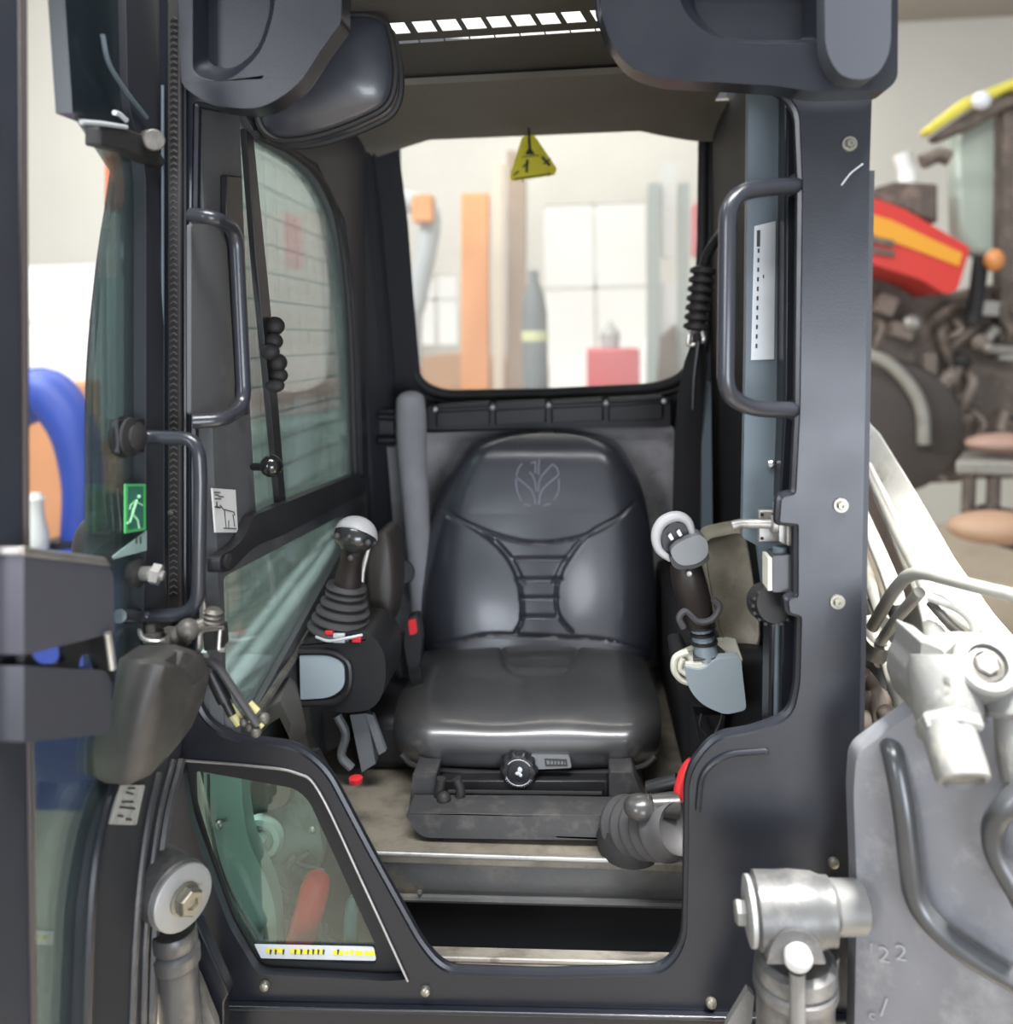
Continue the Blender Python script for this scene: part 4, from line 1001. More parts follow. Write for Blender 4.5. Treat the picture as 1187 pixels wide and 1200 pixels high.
m = MB(); m.plate(pl([(236, 738), (256, 736), (258, 762), (238, 764)], 1.03), BK(.03)); m.build('rubber_block', M['rubber'], hb, bevel=.003)
m = MB(); m.tube(bend3(pl([(262, 736), (234, 738), (232, 768), (244, 768)], 1.02), .01), .003, 8); m.tube(bend3(pl([(258, 737), (256, 762), (264, 762)], 1.015), .008), .0028, 8); m.build('spring_clip', M['steel'], hb)
for pts, r in (([(202, 772), (215, 768), (235, 771), (252, 778), (265, 795), (285, 825), (302, 850)], .0055), ([(200, 770), (216, 776), (234, 776), (248, 786)], .0035), ([(205, 775), (222, 782), (240, 780)], .003)):
    MB().tube(smooth3(pl(pts, 1.05), 6), r, 8).build('cable', M['bellows'], hb)
m = MB(); m.tube(pl([(246, 786), (264, 822)], 1.06), .0095, 10); m.tube(pl([(262, 818), (272, 838)], 1.06), .006, 10); m.build('cable_plug', M['plastic'], hb)
m = MB(); m.tube(pl([(268, 828), (282, 848)], 1.065), .007, 8); m.tube(pl([(290, 826), (300, 836)], 1.065), .008, 8); m.tube(pl([(294, 842), (306, 854)], 1.06), .006, 8); m.build('yellow_connector', M['wax'], hb)
m = MB(); m.ball(P(286, 846, 1.055), .006); m.ball(P(293, 852, 1.055), .006); m.ball(P(300, 858, 1.05), .007); m.ball(P(309, 842, 1.07), .008); m.build('grimy_terminal', M['grimy'], hb)
MB().tube([P(237, 610, 1.08), P(240, 700, 1.07), P(246, 724, 1.05)], .0022, 6).build('thin_wire', M['plastic'], hb)
MB().plate(pl(fillet([(226, 796), (248, 800), (262, 815), (277, 866), (226, 866)], 3), Y0+.02), BK(.02)).build('post_foot_cover', M['panel'], cab, bevel=.002)

# seal strip of the left post with its knurled rubber
m = MB(); m.plate(pl([(195, -60), (212, -60), (212, 725), (196, 725)], Y0-.012), BK(.012)); m.build('post_seal', M['rubber'], cab, bevel=.003)
kn_ = MB()
y = 20
while y < 700:
    x = 203.5; kn_.tube([P(x-4, y+3, Y0-.013), P(x, y, Y0-.0145), P(x+4, y+3, Y0-.013)], .0011, 5); y += 7.4
kn_.build('seal_knurling', M['bellows'], cab)
MB().tube([P(217, 100, Y0-.003), P(217, 725, Y0-.003)], .003, 8).build('post_bead', M['frame'], cab)
MB().tube([P(190.5, 100, Y0-.008), P(190.5, 725, Y0-.008)], .0022, 8).build('post_bead', M['trim'], cab)

# ================================================================== LEFT CYLINDER
lcyl = thing('tilt_cylinder', P(205, 1200, 1.0), 'left bucket cylinder end with a white washer and hex bolt', 'hydraulic cylinder', 'bucket cylinders')
o = P(205, 1046, 1.0); ax = V((1, -.62, .0)).normalized()
MB().cyl(o-ax*.055, o+ax*.012, .042, ch=.08).build('pivot_boss', M['cyl'], lcyl)
MB().lathe([(.036, 0), (.040, .002), (.040, .007), (.037, .009), (.02, .009)], o+ax*.012, ax, 36).build('washer', mat('worn_white', (.33, .335, .33), .45, .3, .1, 30), lcyl)
MB().lathe([(.020, 0), (.020, .004), (.0175, .005)], o+ax*.02, ax, 24).lathe([(.0175, .004), (.0175, .016), (.015, .019), (.008, .019), (.007, .016)], o+ax*.02, ax, 6).build('hex_bolt', M['zinc'], lcyl)
MB().lathe([(.026, 0), (.028, .004), (.028, .02), (.025, .024), (.030, .03), (.030, .045), (.026, .05), (.026, .30)], P(204, 1088, 1.01), (0, .05, -1), 28).build('cylinder_tube', M['cyl'], lcyl)
ab = thing('arm_link', P(240, 1200, 1.05), 'black painted steel link slanting down behind the left cylinder', 'link')
MB().plate(pl([(222, 1078), (232, 1084), (268, 1165), (262, 1176), (262, 1262), (232, 1262), (220, 1130)], 1.05), BK(.02)).build('link_plate', M['frame'], ab, bevel=.003)
MB().plate(pl([(222, 1130), (232, 1150), (252, 1200), (262, 1262), (215, 1262), (222, 1180)], 1.03), BK(.012), [pl(fillet([(222, 1160), (228, 1158), (234, 1185), (228, 1230), (220, 1230)], 3), 1.03)]).build('worn_edge', M['grimy'], ab, bevel=.002)

# machinery behind the lower window
fp = thing('drive_motor', P(330, 1130, 1.30), 'green-grey machine casting with round hub behind the lower left window', 'motor')
m = MB(); m.plate(pl(fillet([(238, 890, 3), (282, 885, 3), (284, 940), (290, 985, 30), (322, 1050, 30), (326, 1135, 3), (306, 1135, 3), (262, 1040, 30), (240, 960, 20)], 6), 1.16), BK(.03)); m.build('frame_casting', M['mach'], fp, bevel=.008, seg=3)
MB().tube(smooth3(pl([(246, 905), (248, 960), (266, 1030), (304, 1100)], 1.165), 6), .006, 8).build('casting_edge', M['plastic'], fp)
m = MB(); m.plate(pl(fillet([(262, 890), (358, 890), (380, 1000), (360, 1060), (330, 1060), (296, 1010)], 12), 1.22), BK(.02)); m.build('motor_case', mat('case_green', (.13, .155, .14), .5, 0, .3, 9, (.06, .07, .06), .4, 30), fp, bevel=.006)
MB().lathe([(.030, 0), (.034, -.01), (.030, -.02), (.022, -.022), (.020, -.012), (.011, -.012), (.009, -.024), (.004, -.025)], P(310, 975, 1.215), (0, 1, 0), 34).build('round_hub', M['mach'], fp)
MB().lathe([(.032, 0), (.035, -.01), (.030, -.018), (.01, -.018)], P(322, 918, 1.215), (0, 1, 0), 28).build('upper_hub', M['tdark'], fp)
m = MB(); m.ball(P(258, 966, 1.155), .006); m.tube(pl([(258, 972), (266, 962)], 1.152), .0018); m.ball(P(366, 972, 1.20), .005); m.build('casting_bolt', M['dsteel'], fp)
m = MB()
random.seed(5)
for k in range(9):
    x, y = random.uniform(325, 385), random.uniform(985, 1100)
    MB().tube(smooth3([P(x, y, 1.215), P(x+random.uniform(-14, 14), y+12, 1.205), P(x+random.uniform(-10, 22), y+random.uniform(16, 40), 1.215)], 5), random.uniform(.003, .007), 8).build('small_hose', M['bellows'], fp)
rh_ = thing('red_hose', P(355, 1115, 1.19), 'thick red hose behind the lower left window', 'hose')
m = MB(); m.tube(smooth3(pl([(372, 1024), (369, 1042), (360, 1075), (352, 1105), (348, 1140)], 1.17), 6), [.010, .015, .018, .019, .020, .020]+[.0215]*19, 18); m.build('hose_body', M['redhose'], rh_)
bt_ = smooth3(pl([(414, 1050), (411, 1080), (410, 1140)], 1.15), 6)
bh_ = tag(MB().tube(bt_, [.004, .007, .009]+[.010]*(len(bt_)-3), 14).build('teal_tube', mat('tube_teal', (.06, .12, .14), .4)), 'slim teal tube standing right of the thick red hose', 'tube')
MB().plate(pl([(228, 880), (372, 880), (400, 930), (500, 1160), (300, 1160)], 1.243), BK(.01)).build('window_dark_backing', M['black'], cab)  # black sheet added as dark backing behind the lower window

# ================================================================== RIGHT SIDE: lift arm, pipes, coupler, plate, cylinder
arm = thing('lift_arm', P(1160, 790, 1.1), 'white painted lift arm sloping down past the right door post', 'lift arm', 'lift arms')
def beam(pts, thick): return MB().plate(pts, thick)
A = [P(1013, 486, 1.90), P(1032, 506, 1.86), P(1075, 575, 1.66), P(1122, 655, 1.44), P(1165, 715, 1.28), P(1240, 800, 1.10), P(1240, 900, 1.10), P(1110, 830, 1.16), P(1072, 690, 1.44), P(1013, 560, 1.86)]
beam(A, (.0, .05, -.10)).build('arm_beam', M['boom'], arm, bevel=.008, seg=3)
for i, (pts, r, mt) in enumerate(([[(1008, 535, 1.8), (1050, 625, 1.5), (1083, 690, 1.28), (1096, 760, 1.10)], .0085, 'pipe'], [[(1018, 545, 1.8), (1062, 632, 1.5), (1092, 690, 1.28), (1107, 765, 1.10)], .0065, 'boom'],
      [[(1004, 590, 1.7), (1035, 660, 1.45), (1050, 700, 1.3)], .013, 'boom'], [[(1000, 630, 1.6), (1022, 690, 1.4), (1035, 730, 1.3)], .011, 'pipe'], [[(998, 680, 1.5), (1018, 725, 1.38), (1036, 770, 1.3), (1062, 850, 1.2)], .010, 'pipe'],
      [[(1000, 700, 1.45), (1014, 740, 1.38), (1030, 778, 1.3)], .007, 'pipe'], [[(1086, 700, 1.22), (1096, 745, 1.12), (1100, 775, 1.08)], .014, 'boom'])):
    MB().tube(smooth3([P(*p) for p in pts], 8), r, 12).build('arm_pipe', M[mt], arm)
hp1 = MB().tube(bend3([P(1210, 703, 1.02), P(1130, 684, 1.08), P(1070, 668, 1.14), P(1048, 690, 1.18), P(1022, 735, 1.24)], .05, 8), .0085, 14).build('cross_pipe', M['pipe'], arm)
MB().tube(bend3([P(1078, 694, 1.13), P(1050, 725, 1.2), P(1032, 752, 1.25)], .03, 6), .0075, 12).build('cross_pipe', M['pipe'], arm)
MB().tube(bend3([P(1088, 698, 1.12), P(1125, 712, 1.1), P(1144, 730, 1.08), P(1146, 758, 1.06)], .03, 6), .007, 12).build('cross_pipe', M['boom'], arm)
MB().tube(bend3([P(1090, 706, 1.13), P(1115, 735, 1.10), P(1145, 756, 1.07)], .03, 6), .006, 12).build('cross_pipe', M['grimy'], arm)
m = MB(); m.tube([P(1030, 752, 1.26), P(1024, 768, 1.27)], .018, 12); m.tube([P(1016, 725, 1.29), P(1030, 760, 1.26)], .014, 12); m.build('pipe_clamp', M['grimy'], arm)
MB().plate([P(1006, 710, 1.5), P(1090, 700, 1.5), P(1110, 860, 1.42), P(1004, 880, 1.42)], BK(.03)).build('arm_inner_web', M['black'], arm)
m = MB(); m.ball(P(1024, 828, 1.2), (.025, .02, .03)); m.ball(P(1015, 850, 1.18), (.02, .02, .02)); m.tube(smooth3([P(1010, 790, 1.2), P(1024, 810, 1.2), P(1034, 850, 1.16)], 5), .012); m.ball(P(1040, 838, 1.16), .014); m.build('rusty_fitting', mat('rusty', (.06, .045, .035), .7, 0, .4, 30), arm)

cb = thing('coupler_block', P(1120, 890, 1.0), 'white hydraulic coupler block with two capped nozzles above the worn plate', 'hydraulic coupler')
Yk = .98
m = MB(); m.plate(pl(fillet([(1080, 752, 4), (1105, 762, 4), (1112, 776, 6), (1150, 768, 10), (1200, 770), (1240, 800), (1240, 860), (1170, 870, 12), (1142, 866, 8), (1140, 858), (1100, 856, 8), (1078, 845, 8), (1068, 815, 6), (1070, 790, 6), (1078, 778, 4)], 6), Yk), BK(.08)); m.build('block_body', M['coupl'], cb, bevel=.010, seg=3)
m = MB(); o = P(1106, 800, Yk-.015); d = V((.02, -.35, -1)).normalized()
m.lathe([(.030, -.03), (.036, -.015), (.036, .03), (.032, .045)], o, d, 30); m.build('nozzle_body', M['coupl'], cb)
m = MB(); dn2 = V((.02, -.70, -.72)).normalized(); q = P(1108, 840, Yk-.04); m.lathe([(.030, 0), (.034, .004), (.034, .016), (.030, .020)], q, dn2, 6); m.build('nozzle_nut', M['coupl'], cb)
m = MB(); m.lathe([(.027, 0), (.027, .045), (.026, .056), (.021, .058), (.020, .052), (.0, .052)], P(1109, 850, Yk-.050), dn2, 32); m.build('nozzle', M['coupl'], cb)
m = MB(); m.lathe([(.0, .0525), (.0195, .0535), (.0195, .052), (0, .052)], P(1109, 850, Yk-.050), dn2, 32); m.build('nozzle_cap', M['grimy'], cb)
m = MB(); q = P(1183, 800, Yk-.01); m.lathe([(.028, -.02), (.034, -.01), (.034, .03), (.030, .035), (.026, .036), (.024, .10), (.018, .102)], q, d, 30); m.build('nozzle', M['coupl'], cb)
m = MB(); e = P(1156, 778, Yk-.035); dd = V((0, -.8, .6)).normalized(); m.lathe([(.034, -.04), (.034, .0), (.030, .004), (.021, .004), (.020, -.006), (.0, -.006)], e, dd, 34); m.build('bolt_boss', M['coupl'], cb)
m = MB(); m.lathe([(.0185, -.005), (.0185, -.001), (.014, .0), (.014, -.003)], e, dd, 24); m.build('boss_washer', M['grimy'], cb)
m = MB(); m.lathe([(.0125, -.004), (.0125, .003), (.010, .005)], e, dd, 6); m.build('boss_bolt', M['steel'], cb)
m = MB()
for i in range(4): m.tube(smooth3([P(1107+i*2.2, 792+i, Yk-.052), P(1105.5+i*2.2, 797+i, Yk-.052), P(1108+i*2.2, 803+i, Yk-.052)], 3), .0006, 4)
m.build('embossed_mark', M['grimy'], cb)

pt = thing('attachment_plate', P(1100, 1200, .95), 'large scuffed grey steel plate with a bent pipe at lower right', 'attachment plate')
Yp = 1.02
pts = fillet([(1003, 884, 14), (1075, 832, 6), (1120, 836), (1250, 850), (1250, 1262), (1000, 1262), (1004, 1040), (1000, 930)], 10)
MB().plate([P(x, y, Yp - (x-1000)*.0004) for x, y in pts], BK(.03)).build('steel_plate', M['plate'], pt, bevel=.004)
pp = [P(1040, 868, Yp+.01), P(1046, 880, Yp-.03), P(1058, 940, Yp-.045), P(1066, 1010, Yp-.05), P(1072, 1062, Yp-.05), P(1120, 1110, Yp-.07), P(1220, 1168, Yp-.1)]
MB().tube(bend3(pp, .06, 8), .0125, 18).build('bent_pipe', mat('pipe_grey', (.075, .078, .082), .28, .4, .2, 14), pt)
m = MB(); m.tube(bend3([P(1200, 925, Yp-.10), P(1178, 945, Yp-.10), P(1162, 968, Yp-.09), P(1165, 1000, Yp-.09), P(1200, 1060, Yp-.1)], .05, 8), .012, 14); m.build('bent_pipe', bpy.data.materials['pipe_grey'], pt)
m = MB(); ux = V((1, -.35, 0)); uy = V((0, 0, 1))
for ch, x, y, s in (('2', 1036, 1120, .027), ('2', 1056, 1118, .027), ('1', 1021, 1112, .018), ('/', 1036, 1182, .034), ('c', 1022, 1190, .018)):
    o = P(x, y, Yp - (x-1000)*.0004 - .0035)
    m.text(ch, s, o, V((1, -.25, 0)), V((0, 0, 1)))
m.build('scratched_number', mat('scratch_grey', (.27, .275, .29), .5), pt)

rcyl = thing('tilt_cylinder', P(930, 1200, 1.0), 'right bucket cylinder end with a horizontal pin and grease fitting', 'hydraulic cylinder', 'bucket cylinders')
Yq = .99
a, b = P(883, 1066, Yq), P(970, 1067, Yq)
MB().lathe([(.036, 0), (.042, .003), (.042, .03), (.043, .045), (.041, .070), (.037, .080), (.037, .088)], a, b-a, 40).build('pin_boss', M['cyl'], rcyl)
MB().cyl(P(968, 1063, Yq), P(1008, 1063, Yq+.01), .030).build('pin_shaft', mat('pin_grey', (.20, .20, .195), .35, .4, .15, 14), rcyl)
MB().lathe([(.030, 0), (.038, .002), (.038, .007), (.034, .009)], P(874, 1067, Yq), b-a, 36).build('washer', bpy.data.materials['worn_white'], rcyl)
MB().lathe([(.012, 0), (.015, .002), (.015, .012), (.012, .013)], P(861, 1069, Yq), b-a, 6).build('pin_bolt', M['coupl'], rcyl)
zc_ = P(930, 1100, Yq)
MB().lathe([(.040, -.0), (.047, .006), (.048, .022), (.045, .026), (.049, .030), (.049, .04), (.045, .044), (.044, .30)], P(932, 1118, Yq+.01), (.0, .03, -1), 40).build('barrel', M['cyl'], rcyl)
rows = []
m = MB(); m.plate(pl(fillet([(898, 1130, 3), (905, 1105, 10), (920, 1090, 12), (945, 1090, 12), (962, 1108, 10), (968, 1130, 3)], 8), Yq-.045), BK(.05)); m.build('fitting_saddle', M['cyl'], rcyl, bevel=.008, seg=3)
MB().lathe([(.015, 0), (.0155, -.008), (.012, -.013), (.005, -.016), (0, -.016)], P(934, 1119, Yq-.045), (0, 1, 0), 28).build('grease_fitting', mat('bright_fitting', (.5, .5, .49), .3), rcyl)
MB().tube(pl([(934, 1138), (935, 1262)], Yq-.04), .009, 12).build('barrel_pipe', bpy.data.materials['pin_grey'], rcyl)
MB().plate(pl([(962, 1145), (984, 1122), (978, 1200), (972, 1262), (964, 1262)], Yq+.02), BK(.02)).build('side_bracket', M['grimy'], rcyl, bevel=.002)
MB().plate(pl([(838, 1262), (852, 1200), (876, 1160), (884, 1168), (874, 1262)], Yq+.05), BK(.01)).build('lower_bracket', M['coupl'], rcyl)

# left lift arm seen through the left glass
la = thing('lift_arm', (-.75, 1.8, ZC-.3), 'pale lift arm sloping outside the lower left window', 'lift arm', 'lift arms')
m = MB(); XA = -.72
m.plate([PX(x, y, XA) for x, y in ((190, 930), (400, 640), (470, 560), (470, 640), (400, 730), (190, 1080))], (-.08, 0, 0)); m.build('arm_beam', mat('arm_cyan', (.72, .82, .80), .5, 0, .2, 10), la, bevel=.006)
for k in range(3):
    MB().tube([PX(190, 830+k*60, XA+.01), PX(470, 480+k*46, XA+.01)], .006 if k else .009, 8).build('arm_pipe', M['mach'], la)

# ================================================================== WORKSHOP
def struct(o): o['kind'] = 'structure'; return o
YB = 8.0
def pb(pts, Y): return [P(x, y, Y) for x, y in pts]
struct(MB().box((1, 3, -.03), (16, 14, .06)).build('floor', M['wfloor']))
# back wall with window openings
zt = ZC+3.0
def wp(x0, x1, y0, y1):
    a, b = P(x0, y1, YB), P(x1, y0, YB); return (a.x, b.x, a.z-ZC, b.z-ZC)
wins = [wp(-60, 112, 308, 470), wp(150, 300, 330, 450), wp(486, 534, 322, 404), wp(640, 757, 236, 460), (-3.4, 1.5, 2.3, 4.3)]  # last one added: a glowing high pane that whitens the roof slots
wl_ = [V((-9, YB, 0)), V((9, YB, 0)), V((9, YB, ZC+4.5)), V((-9, YB, ZC+4.5))]
holes = [[V((a, YB, ZC+c)), V((b, YB, ZC+c)), V((b, YB, ZC+d)), V((a, YB, ZC+d))] for a, b, c, d in wins]
struct(MB().plate(wl_, BK(.12), holes).build('wall_back', M['wwall']))
for i, (a, b, c, d) in enumerate(wins):
    w = struct(MB().box(((a+b)/2, YB+.10, ZC+(c+d)/2), (b-a, .02, d-c)).build('window_%d' % (i+1), M['bright']))
    m = MB(); n = max(2, int((b-a)/.6))
    for k in range(1, n): m.box((a+(b-a)*k/n, YB+.05, ZC+(c+d)/2), (.035, .05, d-c))
    if c < 1: m.box(((a+b)/2, YB+.05, ZC+(c+d)/2+.1), (b-a, .05, .035))
    m.build('window_frame', M['wframe'], w)
struct(MB().box((-3.5, 6.0, ZC+4.55), (11, 4.2, .1)).box((5.5, 5.4, ZC+2.80), (7, 5.4, .1)).box((2.02, 5.4, ZC+3.6), (.06, 5.4, 1.7)).build('ceiling', M['wceil']))
struct(MB().box((-8.0, 4.5, ZC+.7), (.1, 7.2, 5)).build('wall_left', M['wwall']))
# columns and posts
def post_(name, x0, x1, y0, y1, Y, d, mt, lab, cat):
    t = MB().plate(pb([(x0, y0), (x1, y0), (x1, y1), (x0, y1)], Y), BK(d)).build(name, mt, bevel=.01)
    return tag(t, lab, cat)
post_('orange_column', 540, 572, 226, 640, 6.2, .15, M['orange'], 'orange upright column seen through the rear window', 'column')
post_('beige_column', 578, 590, 190, 640, 6.0, .1, M['beige'], 'narrow beige post right of the orange column', 'column')
post_('brown_column', 594, 616, 176, 640, 6.4, .15, M['brown'], 'brown upright column in the middle of the rear window', 'column')
def fl_(pts, Y, n):
    q = [P(x, y, Y) for x, y in pts]
    for i in n: q[i].z = .002
    return q
tt = thing('stacked_mast', P(790, 620, 6.5), 'teal grey mast standing at the right of the rear window', 'mast')
m = MB(); m.plate(pb([(760, 214), (774, 214), (772, 620), (757, 620)], 5.6), BK(.1)); m.plate(pb([(796, 214), (808, 214), (806, 620), (794, 620)], 5.6), BK(.1)); m.plate(fl_([(755, 600), (810, 600), (810, 640), (755, 640)], 5.55, (2, 3)), BK(.4)); m.build('mast_rail', M['teal'], tt)
m = MB(); m.plate(pb([(776, 190), (792, 190), (790, 300), (776, 300)], 5.62), BK(.1)); m.plate(pb([(774, 330), (794, 330), (794, 450), (772, 450)], 5.63), BK(.1)); m.build('mast_panel', M['wframe'], tt)
m = MB(); m.plate(pb([(776, 395), (792, 380), (798, 455), (770, 455)], 5.5), BK(.2)); m.build('mast_carriage', M['tdark'], tt)
gc = thing('gas_cylinder', P(630, 620, 5.2), 'dark upright cylinder with a pale yellow band behind the rear window', 'cylinder')
a = P(627, 520, 5.0); 
MB().lathe([(.06, -P(627, 425, 5.0).z+.002), (.075, -.28), (.075, .30), (.06, .40), (.03, .47), (.03, .53), (.02, .54)], P(627, 425, 5.0), (0, 0, 1), 24).build('cylinder_body', mat('cylinder_dark', (.13, .16, .17), .5), gc)
MB().lathe([(.072, 0), (.078, .0), (.078, .06), (.072, .06)], P(627, 400, 5.0), (0, 0, 1), 24).build('pale_band', mat('pale_yellow', (.62, .66, .35), .6), gc)
tag(MB().plate(fl_([(688, 408), (750, 408), (748, 450), (684, 450)], 5.8, (2, 3)), BK(.35)).build('red_bin', mat('bin_red', (.62, .10, .12), .5), bevel=.02), 'dull red bin at the foot of the rear window view', 'bin')
tag(MB().lathe([(.0, 0), (.06, .005), (.07, .1), (.0, .2)], P(715, 408, 5.9)-V((0, 0, .002)), (0, 0, 1)).build('grey_bottle', mat('soft_grey', (.45, .46, .44), .6)), 'small grey bottle standing above the red bin', 'bottle')
tag(MB().plate(fl_([(480, 420), (540, 412), (640, 428), (640, 470), (470, 470)], 6.8, (3, 4)), BK(.6)).build('wooden_crate', M['wood'], bevel=.03), 'low orange-brown wooden crate at the bottom of the rear window view', 'crate')
m = MB(); m.tube(smooth3([V((P(482, 410, 5.5).x, 5.5, 0.03))]+pb([(482, 410), (488, 350), (500, 290), (503, 250), (480, 236), (464, 240)], 5.5), 6), .07, 12)
ga = thing('grey_machine_arm', P(480, 440, 5.5), 'pale grey bent machine arm at the left of the rear window', 'machine arm')
m.build('arm_tube', mat('arm_grey', (.48, .53, .55), .5), ga)
MB().box(P(497, 246, 5.4), (.12, .2, .16)).build('orange_joint', M['orange'], ga)
tag(MB().plate(pb([(812, 240), (826, 232), (828, 300), (812, 300)], 5.0), BK(.1)).build('red_sign', mat('sign_red', (.6, .12, .14), .5), bevel=.01), 'small red panel at the right edge of the rear window', 'panel')

# things seen through the open door glass
bp = thing('blue_machine_arm', P(80, 700, 3.2), 'blue arched machine arm seen blurred through the open door glass', 'machine arm')
m = MB(); pth = smooth3(pb([(20, 470), (55, 462), (85, 500), (98, 560), (95, 620), (86, 700)], 3.2), 6)
m.tube(pth, [.11-.045*i/len(pth) for i in range(len(pth))], 18); m.build('arm_tube', M['blue'], bp)
m = MB(); m.box(P(80, 650, 3.15), (.16, .1, .12)); m.build('arm_foot', M['plastic'], bp)
MB().plate(fl_([(30, 655), (100, 648), (140, 665), (140, 690), (30, 690)], 3.0, (3, 4)), BK(.3)).build('blue_base', M['blue'], bp)
tag(MB().plate(fl_([(20, 452), (170, 440), (170, 650), (20, 650)], 4.4, (2, 3)), BK(.4)).build('wooden_cabinet', mat('cabinet_wood', (.50, .24, .12), .6, 0, .15, 3), bevel=.02), 'orange-brown wooden cabinet behind the blue arm', 'cabinet')
wv = thing('white_vessel', P(45, 640, 2.8), 'pale grey flask in front of the blue arm behind the door glass', 'flask')
MB().lathe([(.04, 0), (.05, .03), (.05, .08), (.035, .14), (.03, .20), (.035, .22), (.02, .24)], V((P(40, 632, 3.06).x, 3.06, P(60, 652, 3.0).z-.012)), (.05, 0, 1), 22).build('flask_body', mat('flask_grey', (.5, .52, .5), .5), wv)
dm = thing('dark_machine', P(140, 640, 2.6), 'dark blue-green machine cabinet standing outside the left glass', 'machine')
MB().plate(fl_([(136, 230), (180, 225), (180, 500), (138, 500)], 2.6, (2, 3)), BK(.3)).build('machine_body', mat('dark_teal', (.05, .09, .10), .4, 0, .3, 8), dm, bevel=.02)
MB().plate(pb([(120, 175), (165, 170), (165, 245), (120, 245)], 2.55), BK(.2)).build('orange_cover', mat('orange_brown', (.42, .12, .05), .5), dm, bevel=.02)
MB().lathe([(.0, 0), (.03, .005), (.032, .02)], P(150, 295, 2.55), (0, 1, 0)).build('round_gauge', M['silverlabel'], dm)
MB().box(P(150, 420, 2.56), (.15, .06, .5)).build('pale_side', M['teal'], dm)
gm = thing('green_machine', P(330, 700, 3.2), 'grey-green machine standing outside the left side window', 'machine')
MB().plate([V((-1.95, 4.6, .002)), V((-.95, 4.6, .002)), V((-.95, 4.6, 1.45)), V((-1.95, 4.6, 1.30))], (0, .5, 0)).build('machine_body', mat('pale_green_body', (.25, .33, .28), .5, 0, .25, 3), gm, bevel=.05)
MB().box((-1.45, 4.85, 1.50), (1.0, .5, .08), Matrix.Rotation(R(-8), 3, 'Y')).build('machine_top', mat('red_edge', (.45, .18, .14), .5), gm, bevel=.01)
pk = tag(MB().box((-2.15, 6.6, 1.4), (1.0, .08, 2.8)).build('pink_board', mat('board_pink', (.62, .42, .38), .7)), 'pinkish board behind the wire guard outside the left window', 'board')
tag(MB().box((-4.6, 6.2, .5), (1.2, 1.0, 1.0)).build('storage_box', mat('storage_green', (.13, .19, .17), .6, 0, .3, 3), bevel=.04), 'dark green box standing on the floor far behind the blue arm', 'box')

# tractor on the right
tr_ = thing('tractor', P(1120, 620, 5.2), 'red tractor with a yellow hood stripe and yellow cab roof', 'tractor')
Yt = 4.6
MB().plate(pb(fillet([(940, 215), (1018, 230), (1060, 245), (1137, 290), (1122, 340), (1108, 345), (1080, 328), (1018, 308), (940, 290)], 5), Yt), BK(.7)).build('hood', M['tred'], tr_, bevel=.03)
m = MB(); m.plate(pb([(940, 240), (1018, 250), (1045, 258), (1128, 297), (1124, 312), (1060, 288), (1018, 274), (940, 262)], Yt-.01), BK(.02)); m.build('hood_stripe', M['tyel'], tr_)
m = MB()
for y in (276, 288): m.plate(pb([(1018, y), (1048, y+6), (1048, y+13), (1018, y+7)], Yt-.02), BK(.03))
m.build('hood_grille', M['tdark'], tr_)
MB().plate(pb([(1018, 222), (1050, 212), (1100, 215), (1100, 262), (1060, 246), (1018, 230)], Yt+.3), BK(.15)).build('dark_cowl', M['tdark'], tr_, bevel=.03)
m = MB(); m.tube(smooth3(pb([(1057, 180), (1064, 205), (1060, 232)], Yt+.5), 5), .05); m.build('exhaust_pipe', M['white'], tr_)
ca = MB().plate(pb([(1118, 140), (1190, 110), (1260, 110), (1260, 300), (1140, 300), (1122, 270)], 5.0), BK(.15)).build('cab_body', M['tglass'], tr_, bevel=.04)
MB().plate(pb([(1176, 110), (1190, 106), (1190, 400), (1172, 400)], 4.9), BK(.1)).build('cab_post', M['tdark'], ca)
MB().plate(pb([(1085, 150), (1095, 142), (1130, 115), (1187, 92), (1260, 80), (1260, 104), (1187, 104), (1135, 128), (1090, 158)], 4.8), BK(.12)).build('cab_roof', M['troof'], tr_, bevel=.02)
MB().plate(pb([(1092, 160), (1136, 130), (1187, 106), (1260, 106), (1260, 120), (1187, 124), (1140, 150), (1100, 166)], 4.85), BK(.10)).build('roof_lining', M['tdark'], tr_, bevel=.02)
m = MB(); m.ball(P(1150, 118, 4.78), (.05, .04, .05)); m.build('work_lamp', M['silverlabel'], tr_)
m = MB(); m.ball(P(1165, 305, 4.7), (.05, .05, .06)); m.build('indicator_lamp', mat('amber', (.5, .2, .06), .4), tr_)
MB().tube(smooth3(pb([(1080, 190), (1100, 182), (1112, 186)], 4.8), 5), .04).build('mirror', M['tdark'], tr_)
random.seed(11)
m = MB(); m.plate(pb([(990, 310), (1060, 330), (1120, 345), (1187, 330), (1260, 330), (1260, 560), (1150, 562), (1120, 566), (1062, 568), (990, 560)], 5.0), BK(.5)); m.build('chassis', M['tdark'], tr_, bevel=.03)
eng = mat('engine_part', (.15, .12, .10), .5, 0, .5, 6)
